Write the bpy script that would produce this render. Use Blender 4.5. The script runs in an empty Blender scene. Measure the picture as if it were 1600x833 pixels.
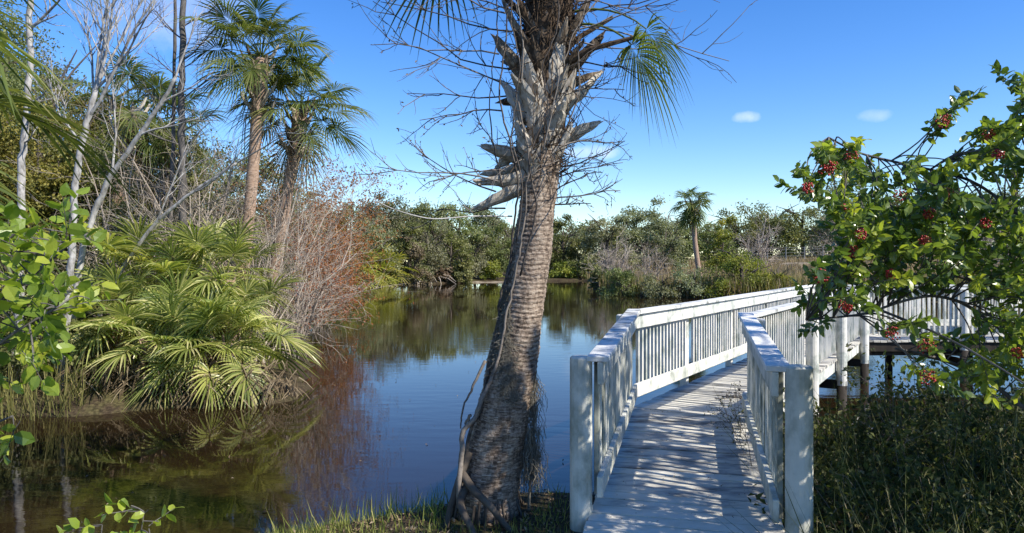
import bpy, math, random
import numpy as np
from mathutils import Vector, Matrix, Quaternion
R_ = math.radians
sc = bpy.context.scene
col = sc.collection

# ------------------------------------------------------------------ camera, sky, sun, exposure
E = 1.70            # eye height above the path
F = 1150.0          # focal length in photograph pixels (1600 wide)
HZ = 408.0          # horizon row
cam = bpy.data.cameras.new('camera'); camo = bpy.data.objects.new('camera', cam); col.objects.link(camo)
camo.location = (0, 0, E); camo.rotation_euler = (R_(90), 0, 0)
cam.sensor_width = 36.0; cam.lens = 36.0*F/1600.0
cam.shift_y = -(416.5-HZ)/1600.0
cam.clip_start = 0.05; cam.clip_end = 5000
sc.camera = camo
SUN_EL, SUN_AZ = 42.0, 60.0     # azimuth: degrees to the right of straight behind
sd = Vector((math.sin(R_(SUN_AZ))*math.cos(R_(SUN_EL)), -math.cos(R_(SUN_AZ))*math.cos(R_(SUN_EL)), math.sin(R_(SUN_EL))))
sun = bpy.data.lights.new('sun', 'SUN'); suno = bpy.data.objects.new('sun', sun); col.objects.link(suno)
sun.energy = 4.8; sun.angle = R_(0.53); sun.color = (1.0, 0.945, 0.85)
suno.rotation_euler = sd.to_track_quat('Z', 'Y').to_euler(); suno.location = (8, -8, 12)
world = bpy.data.worlds.new('World'); sc.world = world; world.use_nodes = True
wt = world.node_tree; wt.nodes.clear()
def wn(t, **k):
    n = wt.nodes.new(t)
    for a, b in k.items(): setattr(n, a, b)
    return n
wout = wn('ShaderNodeOutputWorld'); wbg = wn('ShaderNodeBackground'); sky = wn('ShaderNodeTexSky')
sky.sky_type = 'NISHITA'; sky.sun_disc = False; sky.sun_elevation = R_(SUN_EL)
sky.sun_rotation = math.atan2(sd.x, sd.y); sky.altitude = 0; sky.air_density = 1.0; sky.dust_density = 0.08; sky.ozone_density = 4.0
whs = wn('ShaderNodeHueSaturation'); whs.inputs['Saturation'].default_value = 1.30; whs.inputs['Value'].default_value = 1.0; whs.inputs['Hue'].default_value = 0.512
wt.links.new(sky.outputs[0], whs.inputs['Color'])
wbg.inputs['Strength'].default_value = 0.145
wt.links.new(wbg.outputs[0], wout.inputs[0])
wtc = wn('ShaderNodeTexCoord')
wno = wn('ShaderNodeTexNoise'); wno.inputs['Scale'].default_value = 34; wno.inputs['Detail'].default_value = 6; wno.inputs['Roughness'].default_value = .62
wt.links.new(wtc.outputs['Generated'], wno.inputs['Vector'])
def wmath(op, a, b=None, c=None, clamp=False):
    n = wn('ShaderNodeMath', operation=op, use_clamp=clamp)
    for i, x in enumerate((a, b, c)):
        if x is None: continue
        if isinstance(x, (int, float)): n.inputs[i].default_value = x
        else: wt.links.new(x, n.inputs[i])
    return n.outputs[0]
def cloud_mask(px, py, hw, hh, amount):
    c = Vector(((px-800)/F, 1, (HZ-py)/F)).normalized()
    r = c.cross(Vector((0, 0, 1))).normalized(); u = r.cross(c)
    o = []
    for v, s in ((r, hw/F), (u, hh/F), (c, 1)):
        d = wn('ShaderNodeVectorMath', operation='DOT_PRODUCT'); d.inputs[1].default_value = v
        wt.links.new(wtc.outputs['Generated'], d.inputs[0]); o.append(wmath('DIVIDE', d.outputs['Value'], s))
    q = wmath('ADD', wmath('MULTIPLY', o[0], o[0]), wmath('MULTIPLY', o[1], o[1]))
    m = wmath('SUBTRACT', 1.0, q)
    m = wmath('ADD', wmath('MULTIPLY', m, .8), wmath('MULTIPLY', wmath('SUBTRACT', wno.outputs['Fac'], 0.5), 1.7))
    m = wmath('MULTIPLY', wmath('MULTIPLY', m, amount*.62, clamp=False), wmath('GREATER_THAN', o[2], 0))
    return wmath('MINIMUM', wmath('MAXIMUM', m, 0.0), amount)
mask = None
for a in ((1168, 183, 22, 9, .5), (1365, 180, 26, 10, .3), (925, 238, 50, 13, .6), (275, 20, 120, 60, .32)):
    m = cloud_mask(*a); mask = m if mask is None else wmath('MAXIMUM', mask, m)
wmx = wn('ShaderNodeMix', data_type='RGBA')
wt.links.new(mask, wmx.inputs[0]); wt.links.new(whs.outputs[0], wmx.inputs[6]); wmx.inputs[7].default_value = (7.6, 7.6, 7.9, 1)
wt.links.new(wmx.outputs[2], wbg.inputs['Color'])
sc.view_settings.view_transform = 'Standard'; sc.view_settings.look = 'None'
sc.view_settings.exposure = 0.55; sc.view_settings.gamma = 1.0
sc.render.engine = 'CYCLES'
cy = sc.cycles; cy.max_bounces = 8; cy.diffuse_bounces = 3; cy.glossy_bounces = 3; cy.transmission_bounces = 4; cy.transparent_max_bounces = 8
cy.caustics_reflective = False; cy.caustics_refractive = False; cy.use_denoising = True; cy.sample_clamp_indirect = 6.0
try: cy.denoiser = 'OPENIMAGEDENOISE'
except Exception: pass

def P(px, py, Z):
    return np.array(((px-800)/F*Z, Z, E+(HZ-py)/F*Z))
rng = np.random.default_rng(7)

# ------------------------------------------------------------------ mesh builder
class MB:
    def __init__(s): s.V = []; s.L = []; s.S = []; s.A = []; s.n = 0
    def add(s, verts, loops, sizes, v=0.5):
        verts = np.asarray(verts, float).reshape(-1, 3); loops = np.asarray(loops, int).ravel(); sizes = np.asarray(sizes, int).ravel()
        s.V.append(verts); s.L.append(loops+s.n); s.S.append(sizes)
        s.A.append(np.full(len(sizes), v) if np.isscalar(v) else np.asarray(v, float))
        s.n += len(verts)
    def inst(s, T, M, O, v):
        """T = (verts, loops, sizes); M (N,3,3) columns = axes; O (N,3); v (N,)"""
        tv, tl, ts = T; N = len(O)
        vv = np.einsum('nij,kj->nki', M, tv)+O[:, None, :]
        ll = (tl[None, :]+(np.arange(N)*len(tv))[:, None]).ravel()
        s.add(vv.reshape(-1, 3), ll, np.tile(ts, N), np.repeat(np.asarray(v, float), len(ts)))
    def tube(s, pts, rad, n=6, v=0.5, cap=True, squash=None):
        pts = np.asarray(pts, float); k = len(pts)
        rad = np.full(k, rad) if np.isscalar(rad) else np.asarray(rad, float)
        t = np.gradient(pts, axis=0); t /= np.linalg.norm(t, axis=1)[:, None]+1e-9
        a = np.array((0, 0, 1.)) if abs(t[0, 2]) < .9 else np.array((1., 0, 0))
        u = np.cross(t[0], a); u /= np.linalg.norm(u)
        ang = np.linspace(0, 2*math.pi, n, endpoint=False); ca, sa = np.cos(ang), np.sin(ang)
        vs = np.empty((k, n, 3))
        for i in range(k):
            u = u-t[i]*np.dot(u, t[i]); u /= np.linalg.norm(u)+1e-9
            w = np.cross(t[i], u)
            vs[i] = pts[i]+rad[i]*(ca[:, None]*u+sa[:, None]*w)
        i = np.arange(k-1)[:, None]; j = np.arange(n)[None, :]; j2 = (j+1) % n
        f = np.stack(np.broadcast_arrays(i*n+j, i*n+j2, (i+1)*n+j2, (i+1)*n+j), -1).reshape(-1)
        sz = [4]*((k-1)*n)
        if cap:
            f = np.concatenate((f, np.arange(n)[::-1], (k-1)*n+np.arange(n))); sz = sz+[n, n]
        s.add(vs, f, sz, v)
    def box(s, c, ax, half, v=0.5, bev=0.0):
        """oriented box: ax = 3 unit axes"""
        c = np.asarray(c, float); ax = np.asarray(ax, float)
        if bev <= 0:
            k = np.array([(x, y, z) for x in (-1, 1) for y in (-1, 1) for z in (-1, 1)], float)*half
            f = [0, 1, 3, 2, 4, 6, 7, 5, 0, 4, 5, 1, 2, 3, 7, 6, 0, 2, 6, 4, 1, 5, 7, 3]
            s.add(c+k@ax, f, [4]*6, v); return
        h = np.array(half, float); b = min(bev, h.min()*.45); V = []
        idx = {}
        for x in (-1, 1):
            for y in (-1, 1):
                for z in (-1, 1):
                    for a in range(3):
                        q = h-b; q = q.copy(); q[a] = h[a]
                        idx[(x, y, z, a)] = len(V); V.append(np.array((x, y, z))*q)
        fl, sz = [], []
        for a in range(3):
            o = [i for i in range(3) if i != a]
            for sg in (-1, 1):
                l = []
                for (p, q) in ((-1, -1), (1, -1), (1, 1), (-1, 1)):
                    t = [0, 0, 0]; t[a] = sg; t[o[0]] = p; t[o[1]] = q; l.append(idx[(*t, a)])
                fl += l; sz.append(4)
        for a in range(3):
            o = [i for i in range(3) if i != a]
            for p in (-1, 1):
                for q in (-1, 1):
                    l = []
                    for (sg, w) in ((-1, o[0]), (1, o[0]), (1, o[1]), (-1, o[1])):
                        t = [0, 0, 0]; t[a] = sg; t[o[0]] = p; t[o[1]] = q; l.append(idx[(*t, w)])
                    fl += l; sz.append(4)
        for x in (-1, 1):
            for y in (-1, 1):
                for z in (-1, 1):
                    fl += [idx[(x, y, z, a)] for a in range(3)]; sz.append(3)
        s.add(c+np.array(V)@ax, fl, sz, v)
    def prism(s, poly, z0, z1, v=0.5):
        """poly: list of (x,y); z0,z1 functions or numbers"""
        n = len(poly)
        g = lambda z, p: z(p) if callable(z) else z
        V = [(p[0], p[1], g(z0, p)) for p in poly]+[(p[0], p[1], g(z1, p)) for p in poly]
        f = list(range(n))[::-1]+list(range(n, 2*n)); sz = [n, n]
        for i in range(n):
            j = (i+1) % n; f += [i, j, n+j, n+i]; sz.append(4)
        s.add(V, f, sz, v)
    def mesh(s, name, mat, smooth=False, fix=False):
        me = bpy.data.meshes.new(name)
        V = np.concatenate(s.V); L = np.concatenate(s.L); S = np.concatenate(s.S); A = np.concatenate(s.A)
        me.vertices.add(len(V)); me.vertices.foreach_set('co', V.astype(np.float32).ravel())
        me.loops.add(len(L)); me.loops.foreach_set('vertex_index', L.astype(np.int32))
        me.polygons.add(len(S)); me.polygons.foreach_set('loop_start', np.concatenate(([0], np.cumsum(S)[:-1])).astype(np.int32))
        me.update(calc_edges=True)
        at = me.attributes.new('v', 'FLOAT', 'FACE'); at.data.foreach_set('value', A.astype(np.float32))
        me.polygons.foreach_set('use_smooth', np.full(len(S), bool(smooth)))
        me.materials.append(mat)
        return me
    def build(s, name, mat, parent=None, smooth=False):
        return link(name, s.mesh(name, mat, smooth), parent)
def link(name, me, parent=None):
    o = bpy.data.objects.new(name, me); col.objects.link(o)
    if parent: o.parent = parent
    return o
def tag(o, label, cat, group=None, kind=None):
    o['label'] = label; o['category'] = cat
    if group: o['group'] = group
    if kind: o['kind'] = kind
    return o
def thing(name, label, cat, loc=(0, 0, 0), group=None, rz=0):
    o = bpy.data.objects.new(name, None); col.objects.link(o); o.location = tuple(loc); o.rotation_euler = (0, 0, rz); o.empty_display_size = .1
    return tag(o, label, cat, group)
def struct(o): o['kind'] = 'structure'; return o
def unit(a): a = np.asarray(a, float); return a/(np.linalg.norm(a, axis=-1, keepdims=True)+1e-9)

# ------------------------------------------------------------------ materials
def mat(name):
    m = bpy.data.materials.new(name); m.use_nodes = True
    nt = m.node_tree; nt.nodes.clear()
    return m, nt, nt.nodes.new('ShaderNodeOutputMaterial')
def N(nt, t, **k):
    n = nt.nodes.new(t)
    for a, b in k.items(): setattr(n, a, b)
    return n
def ramp(nt, stops, src):
    r = N(nt, 'ShaderNodeValToRGB'); e = r.color_ramp.elements
    while len(e) > 1: e.remove(e[0])
    e[0].position = stops[0][0]; e[0].color = (*stops[0][1], 1)
    for p, c in stops[1:]:
        x = e.new(p); x.color = (*c, 1)
    nt.links.new(src, r.inputs[0]); return r.outputs[0]
def leaf_mat(name, stops, trans=.35, rough=.5, spec=.35, objvar=.0, tcol=1.5):
    m, nt, out = mat(name)
    at = N(nt, 'ShaderNodeAttribute', attribute_name='v')
    c = ramp(nt, stops, at.outputs['Fac'])
    if objvar:
        oi = N(nt, 'ShaderNodeObjectInfo'); hs = N(nt, 'ShaderNodeHueSaturation')
        mr = N(nt, 'ShaderNodeMapRange'); mr.inputs[3].default_value = 1-objvar; mr.inputs[4].default_value = 1+objvar
        nt.links.new(oi.outputs['Random'], mr.inputs[0]); nt.links.new(mr.outputs[0], hs.inputs['Value'])
        mr2 = N(nt, 'ShaderNodeMapRange'); mr2.inputs[3].default_value = .5-.035*objvar*4; mr2.inputs[4].default_value = .5+.02*objvar*4
        mu = N(nt, 'ShaderNodeMath', operation='FRACT'); ml = N(nt, 'ShaderNodeMath', operation='MULTIPLY'); ml.inputs[1].default_value = 7.31
        nt.links.new(oi.outputs['Random'], ml.inputs[0]); nt.links.new(ml.outputs[0], mu.inputs[0]); nt.links.new(mu.outputs[0], mr2.inputs[0])
        nt.links.new(mr2.outputs[0], hs.inputs['Hue']); nt.links.new(c, hs.inputs['Color']); c = hs.outputs[0]
    p = N(nt, 'ShaderNodeBsdfPrincipled'); p.inputs['Roughness'].default_value = rough; p.inputs['Specular IOR Level'].default_value = spec
    t = N(nt, 'ShaderNodeBsdfTranslucent'); x = N(nt, 'ShaderNodeMixShader'); x.inputs[0].default_value = trans
    g = N(nt, 'ShaderNodeMix', data_type='RGBA', blend_type='MULTIPLY'); g.inputs[0].default_value = 1; g.inputs[7].default_value = (tcol*1.05, tcol*1.1, tcol*.5, 1)
    nt.links.new(c, p.inputs['Base Color']); nt.links.new(c, g.inputs[6]); nt.links.new(g.outputs[2], t.inputs['Color'])
    nt.links.new(p.outputs[0], x.inputs[1]); nt.links.new(t.outputs[0], x.inputs[2]); nt.links.new(x.outputs[0], out.inputs[0])
    return m
def rough_mat(name, stops, scale=(8, 8, 8), rough=.85, bump=.4, dist=.01, detail=6, vmix=0.0, spec=.25, tint=None):
    """noise coloured, bumped surface; vmix shifts the noise by the per-face value"""
    m, nt, out = mat(name)
    tc = N(nt, 'ShaderNodeTexCoord'); mp = N(nt, 'ShaderNodeMapping'); mp.inputs['Scale'].default_value = scale
    no = N(nt, 'ShaderNodeTexNoise'); no.inputs['Scale'].default_value = 1; no.inputs['Detail'].default_value = detail; no.inputs['Roughness'].default_value = .62
    nt.links.new(tc.outputs['Object'], mp.inputs[0]); nt.links.new(mp.outputs[0], no.inputs['Vector'])
    src = no.outputs['Fac']
    if vmix:
        at = N(nt, 'ShaderNodeAttribute', attribute_name='v'); a = N(nt, 'ShaderNodeMath', operation='MULTIPLY_ADD')
        a.inputs[1].default_value = vmix; nt.links.new(at.outputs['Fac'], a.inputs[0])
        s = N(nt, 'ShaderNodeMath', operation='SUBTRACT'); s.inputs[1].default_value = vmix*.5
        nt.links.new(src, s.inputs[0]); nt.links.new(s.outputs[0], a.inputs[2]); src = a.outputs[0]
    c = ramp(nt, stops, src)
    p = N(nt, 'ShaderNodeBsdfPrincipled'); p.inputs['Roughness'].default_value = rough; p.inputs['Specular IOR Level'].default_value = spec
    nt.links.new(c, p.inputs['Base Color'])
    if bump:
        b = N(nt, 'ShaderNodeBump'); b.inputs['Strength'].default_value = bump; b.inputs['Distance'].default_value = dist
        nt.links.new(no.outputs['Fac'], b.inputs['Height']); nt.links.new(b.outputs[0], p.inputs['Normal'])
    nt.links.new(p.outputs[0], out.inputs[0])
    return m

M = {}
M['white'] = rough_mat('weathered_white_paint', [(.25, (.20, .22, .18)), (.42, (.48, .50, .44)), (.52, (.70, .675, .60)), (.75, (.77, .745, .67))], (5, 5, 5), .62, .25, .004, 8, .22)
M['aged_shade_tint'] = rough_mat('mildewed_shade_tinted_paint', [(.25, (.16, .17, .125)), (.40, (.40, .405, .33)), (.55, (.63, .62, .53)), (.78, (.74, .72, .63))], (6, 6, 4), .7, .3, .004, 9, .25)  # mildew, plus a green-grey tint standing in for bounced light in shade
M['cap'] = rough_mat('worn_white_rail_cap', [(.28, (.20, .19, .16)), (.40, (.50, .51, .48)), (.52, (.70, .69, .64)), (.8, (.78, .765, .71))], (7, 7, 7), .65, .4, .005, 9, .22)
M['deck'] = rough_mat('worn_painted_deck_board', [(.26, (.13, .12, .10)), (.40, (.33, .32, .29)), (.54, (.60, .56, .46)), (.8, (.73, .69, .585))], (3.2, 9, 9), .7, .5, .004, 9, .32)
M['pile'] = rough_mat('wet_dark_timber', [(.3, (.014, .011, .009)), (.6, (.038, .030, .022)), (.8, (.08, .068, .05))], (9, 9, 2), .8, .5, .01, 6)
M['nail'] = rough_mat('rusty_nail_head', [(.3, (.06, .03, .02)), (.7, (.12, .07, .05))], (30, 30, 30), .7, 0)
M['ptrunk'] = rough_mat('palm_bark', [(.25, (.075, .054, .040)), (.42, (.185, .138, .102)), (.58, (.325, .25, .187)), (.8, (.46, .385, .30))], (34, 34, 22), .9, .9, .012, 9, .55)
M['pboot'] = rough_mat('weathered_leaf_base', [(.22, (.05, .037, .025)), (.40, (.18, .138, .10)), (.55, (.35, .295, .225)), (.75, (.54, .49, .41))], (40, 40, 9), .88, .8, .01, 9, .6)
M['fibre'] = rough_mat('dark_palm_fibre', [(.3, (.03, .02, .013)), (.7, (.13, .088, .055))], (20, 20, 20), .95, .6, .01, 6)
M['vine'] = rough_mat('bare_vine_bark', [(.3, (.055, .045, .038)), (.7, (.22, .19, .16))], (30, 30, 30), .9, .3, .003, 4, .8)
M['moss'] = rough_mat('grey_moss', [(.2, (.13, .115, .085)), (.8, (.30, .27, .21))], (30, 30, 30), .95, 0, vmix=.8)
M['bark_w'] = rough_mat('pale_mottled_bark', [(.3, (.11, .10, .085)), (.43, (.26, .245, .22)), (.56, (.42, .40, .37)), (.75, (.55, .53, .49))], (14, 14, 7), .85, .5, .01, 8, .2)
M['bark_g'] = rough_mat('grey_twig_bark', [(.3, (.22, .175, .135)), (.7, (.52, .44, .355))], (12, 12, 4), .9, .3, .006, 5, .6)
M['bark_d'] = rough_mat('dark_grey_bark', [(.3, (.055, .048, .042)), (.7, (.17, .155, .14))], (12, 12, 4), .9, .4, .008, 5, .3)
M['bark_o'] = rough_mat('brown_oak_bark', [(.3, (.045, .036, .028)), (.7, (.14, .115, .09))], (8, 8, 3), .95, .4, .01, 5)
M['palmbark2'] = rough_mat('pinkish_palm_bark', [(.3, (.16, .105, .07)), (.5, (.36, .245, .17)), (.75, (.52, .39, .29))], (12, 12, 40), .9, .6, .012, 6, .3)
M['frond'] = leaf_mat('palm_frond_green', [(0, (.05, .078, .018)), (.5, (.115, .15, .036)), (.85, (.20, .22, .065)), (1, (.34, .30, .12))], .36, .45, .28, .12)
M['frond_dead'] = leaf_mat('dead_palm_frond', [(0, (.10, .075, .045)), (.6, (.24, .18, .11)), (1, (.36, .29, .19))], .2, .8, .1)
M['palmetto'] = leaf_mat('palmetto_frond', [(0, (.085, .125, .028)), (.35, (.22, .27, .06)), (.7, (.42, .44, .13)), (1, (.60, .56, .25))], .34, .32, .6, .12)
M['oak'] = leaf_mat('oak_foliage', [(0, (.058, .07, .025)), (.5, (.165, .185, .062)), (1, (.32, .315, .13))], .32, .55, .3, .18)
M['greyoak'] = leaf_mat('grey_green_foliage', [(0, (.10, .108, .058)), (.5, (.24, .25, .135)), (1, (.40, .40, .25))], .32, .6, .25, .2)
M['olive'] = leaf_mat('olive_yellow_foliage', [(0, (.08, .08, .02)), (.5, (.19, .175, .04)), (1, (.36, .28, .07))], .3, .55, .3, .15)
M['yellowgreen'] = leaf_mat('yellow_green_foliage', [(0, (.10, .12, .02)), (.5, (.25, .27, .05)), (1, (.42, .38, .09))], .38, .5, .3, .12)
M['rust'] = leaf_mat('rust_cypress_needles', [(0, (.16, .055, .022)), (.5, (.37, .135, .048)), (1, (.50, .24, .09))], .35, .7, .1, .12, 1.2)
M['brownleaf'] = leaf_mat('dry_brown_leaves', [(0, (.10, .075, .045)), (.5, (.22, .165, .11)), (1, (.34, .27, .18))], .3, .8, .1, .15, 1.2)
M['reed'] = leaf_mat('dry_marsh_reed', [(0, (.15, .11, .065)), (.45, (.33, .24, .15)), (.75, (.44, .34, .22)), (1, (.30, .29, .11))], .3, .8, .1)
M['reedgreen'] = leaf_mat('green_marsh_reed', [(0, (.07, .075, .024)), (.5, (.20, .195, .06)), (1, (.36, .31, .12))], .3, .7, .15)
M['pepper'] = leaf_mat('glossy_pepper_leaf', [(0, (.05, .085, .02)), (.42, (.12, .175, .036)), (.72, (.26, .31, .05)), (1, (.48, .47, .06))], .36, .28, .6, 0, 1.9)
M['lime'] = leaf_mat('lime_green_leaf', [(0, (.09, .15, .025)), (.5, (.23, .31, .04)), (1, (.46, .48, .06))], .42, .35, .5, 0, 1.6)
M['grass'] = leaf_mat('bank_grass', [(0, (.07, .10, .022)), (.5, (.20, .235, .05)), (1, (.42, .38, .13))], .35, .6, .2)
M['weed'] = leaf_mat('undergrowth_leaf', [(0, (.022, .032, .010)), (.5, (.065, .085, .026)), (.8, (.16, .165, .055)), (1, (.40, .34, .20))], .3, .6, .25)
M['litter'] = leaf_mat('fallen_leaf', [(0, (.07, .045, .028)), (.6, (.20, .14, .085)), (1, (.36, .28, .19))], .1, .8, .15)
M['sand'] = rough_mat('pale_sand', [(.3, (.16, .125, .085)), (.7, (.30, .25, .18))], (2, 2, 2), .95, .3, .02)
M['wire'] = rough_mat('grey_fence_wire', [(.3, (.18, .18, .17)), (.7, (.30, .30, .28))], (5, 5, 5), .7, 0)
m, nt, out = mat('red_berry'); p = N(nt, 'ShaderNodeBsdfPrincipled'); at = N(nt, 'ShaderNodeAttribute', attribute_name='v')
nt.links.new(ramp(nt, [(0, (.16, .006, .010)), (.6, (.45, .016, .018)), (.9, (.42, .05, .02)), (1, (.45, .20, .05))], at.outputs['Fac']), p.inputs['Base Color']); p.inputs['Roughness'].default_value = .3
nt.links.new(p.outputs[0], out.inputs[0]); M['berry'] = m
# water: tannin-dark, mirror-calm with low wind ripples
m, nt, out = mat('tannin_water'); p = N(nt, 'ShaderNodeBsdfPrincipled')
p.inputs['Base Color'].default_value = (.019, .0115, .005, 1); p.inputs['Roughness'].default_value = .025; p.inputs['IOR'].default_value = 1.333
p.inputs['Specular IOR Level'].default_value = .5
tc = N(nt, 'ShaderNodeTexCoord'); mp = N(nt, 'ShaderNodeMapping'); mp.inputs['Scale'].default_value = (.9, 2.6, 1); mp.inputs['Rotation'].default_value = (0, 0, R_(12))
n1 = N(nt, 'ShaderNodeTexNoise'); n1.inputs['Scale'].default_value = 1.6; n1.inputs['Detail'].default_value = 4
n2 = N(nt, 'ShaderNodeTexNoise'); n2.inputs['Scale'].default_value = .16; n2.inputs['Detail'].default_value = 2
b = N(nt, 'ShaderNodeBump'); b.inputs['Distance'].default_value = .02
mr = N(nt, 'ShaderNodeMapRange'); mr.inputs[1].default_value = .40; mr.inputs[2].default_value = .68; mr.inputs[3].default_value = .04; mr.inputs[4].default_value = .26
nt.links.new(tc.outputs['Object'], mp.inputs[0]); nt.links.new(mp.outputs[0], n1.inputs['Vector']); nt.links.new(tc.outputs['Object'], n2.inputs['Vector'])
nt.links.new(n2.outputs['Fac'], mr.inputs[0]); nt.links.new(mr.outputs[0], b.inputs['Strength'])
nt.links.new(n1.outputs['Fac'], b.inputs['Height']); nt.links.new(b.outputs[0], p.inputs['Normal']); nt.links.new(p.outputs[0], out.inputs[0]); M['water'] = m
# ground: dark wet soil below, litter and grass above
m, nt, out = mat('bank_ground'); p = N(nt, 'ShaderNodeBsdfPrincipled'); p.inputs['Roughness'].default_value = .95; p.inputs['Specular IOR Level'].default_value = .15
tc = N(nt, 'ShaderNodeTexCoord'); n1 = N(nt, 'ShaderNodeTexNoise'); n1.inputs['Scale'].default_value = 1.3; n1.inputs['Detail'].default_value = 9; n1.inputs['Roughness'].default_value = .7
n2 = N(nt, 'ShaderNodeTexNoise'); n2.inputs['Scale'].default_value = 22; n2.inputs['Detail'].default_value = 6
nt.links.new(tc.outputs['Object'], n1.inputs['Vector']); nt.links.new(tc.outputs['Object'], n2.inputs['Vector'])
ca = ramp(nt, [(.30, (.022, .016, .010)), (.48, (.055, .042, .027)), (.62, (.085, .08, .035)), (.8, (.12, .105, .06))], n1.outputs['Fac'])
cb = ramp(nt, [(.3, (.45, .42, .4)), (.7, (1.5, 1.4, 1.3))], n2.outputs['Fac'])
mx = N(nt, 'ShaderNodeMix', data_type='RGBA', blend_type='MULTIPLY'); mx.inputs[0].default_value = 1
nt.links.new(ca, mx.inputs[6]); nt.links.new(cb, mx.inputs[7]); nt.links.new(mx.outputs[2], p.inputs['Base Color'])
b = N(nt, 'ShaderNodeBump'); b.inputs['Strength'].default_value = .8; b.inputs['Distance'].default_value = .03
nt.links.new(n2.outputs['Fac'], b.inputs['Height']); nt.links.new(b.outputs[0], p.inputs['Normal']); nt.links.new(p.outputs[0], out.inputs[0]); M['ground'] = m

# ------------------------------------------------------------------ land and water
WZ = -0.70
NEAR = np.array([(-900, -900), (-900, 3.0), (-60, 3.2), (-9, 4.0), (-4.6, 4.5), (-3, 4.35), (-2.3, 4.6), (-1.72, 5.25), (-1.1, 5.85), (-.35, 6.15), (.5, 6.25), (1.3, 6.3), (2.4, 6.9), (3.4, 7.6), (5, 7.9), (8, 7.8), (14, 7.9), (60, 9), (900, 20), (900, -900)], float)
FAR = np.array([(-900, 900), (-900, 11), (-60, 10.8), (-10.5, 10.9), (-8, 11.0), (-6.4, 11.6), (-5.2, 12.0), (-4.1, 12.3), (-3.75, 12.8), (-3.8, 14), (-4.6, 17), (-6.6, 24), (-10, 36), (-13, 47), (-15.2, 58), (-13.8, 66), (-9.8, 75), (-4, 83), (2, 88), (8.5, 89), (9.6, 82), (8.2, 74), (7.0, 66), (6.9, 58), (8.6, 49.5), (14, 46.2), (19, 44.8), (28, 42), (60, 38), (120, 30), (900, 26), (900, 900)], float)
def sdist(p, poly):
    p = np.asarray(p, float); d = np.full(len(p), 1e9); ins = np.zeros(len(p), bool)
    a = poly; b_ = np.roll(poly, -1, 0)
    for i in range(len(poly)):
        e = b_[i]-a[i]; w = p-a[i]
        t = np.clip((w@e)/(e@e), 0, 1)
        d = np.minimum(d, np.linalg.norm(w-t[:, None]*e, axis=1))
        c = ((a[i, 1] <= p[:, 1]) != (b_[i, 1] <= p[:, 1]))
        with np.errstate(divide='ignore', invalid='ignore'):
            xs = a[i, 0]+(p[:, 1]-a[i, 1])/(e[1] if e[1] else 1e-12)*e[0]
        ins ^= c & (p[:, 0] < xs)
    return np.where(ins, d, -d)
def gh(p):
    p = np.asarray(p, float).reshape(-1, 2)
    sn, sf = sdist(p, NEAR), sdist(p, FAR)
    wob = .06*np.sin(p[:, 0]*2.1+p[:, 1]*1.3)+.05*np.sin(p[:, 0]*4.7-p[:, 1]*3.1)
    sn2 = sn+wob; sf2 = sf+wob*2
    near = np.where(sn2 > 0, WZ+.60*(1-np.exp(-sn2*6)), WZ+np.maximum(sn2*.8, -1.2))
    marsh = 1/(1+np.exp(-(p[:, 0]-3)/1.5))
    rise = np.clip((sf2-6)/60, 0, 1)
    top = .30*(1-np.exp(-np.maximum(sf2, 0)*2.0))+rise*(1.3+1.3*marsh)
    far = np.where(sf2 > 0, WZ+top, WZ+np.maximum(sf2*.8, -1.2))
    return np.where(sn > sf, near, far)+0.02*np.sin(p[:, 0]*3.3)*np.sin(p[:, 1]*2.7)
def gz(x, y): return float(gh([(x, y)])[0])
ths = np.radians(np.concatenate((np.arange(-180, -48, 6), np.arange(-48, 48, .4), np.arange(48, 180, 6))))
rs = np.concatenate(([.3], np.geomspace(.8, 3, 8), np.geomspace(3.15, 120, 190), np.geomspace(130, 890, 10)))
TH, RS = np.meshgrid(ths, rs, indexing='ij')
xy = np.stack((RS*np.sin(TH), RS*np.cos(TH)), -1).reshape(-1, 2)
gv = np.column_stack((xy, gh(xy)))
nt_, nr_ = TH.shape
i = np.arange(nt_)[:, None]; j = np.arange(nr_-1)[None, :]; i2 = (i+1) % nt_
f = np.stack(np.broadcast_arrays(i*nr_+j, i*nr_+j+1, i2*nr_+j+1, i2*nr_+j), -1).reshape(-1)
mb = MB(); mb.add(gv, f, [4]*(len(f)//4)); mb.add([gv[k*nr_] for k in range(nt_)], list(range(nt_))[::-1], [nt_])
struct(mb.build('ground', M['ground'], smooth=True))
mb = MB(); mb.add([(-900, -60, WZ), (900, -60, WZ), (900, 890, WZ), (-900, 890, WZ)], [0, 1, 2, 3], [4])
struct(mb.build('water', M['water']))

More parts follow.
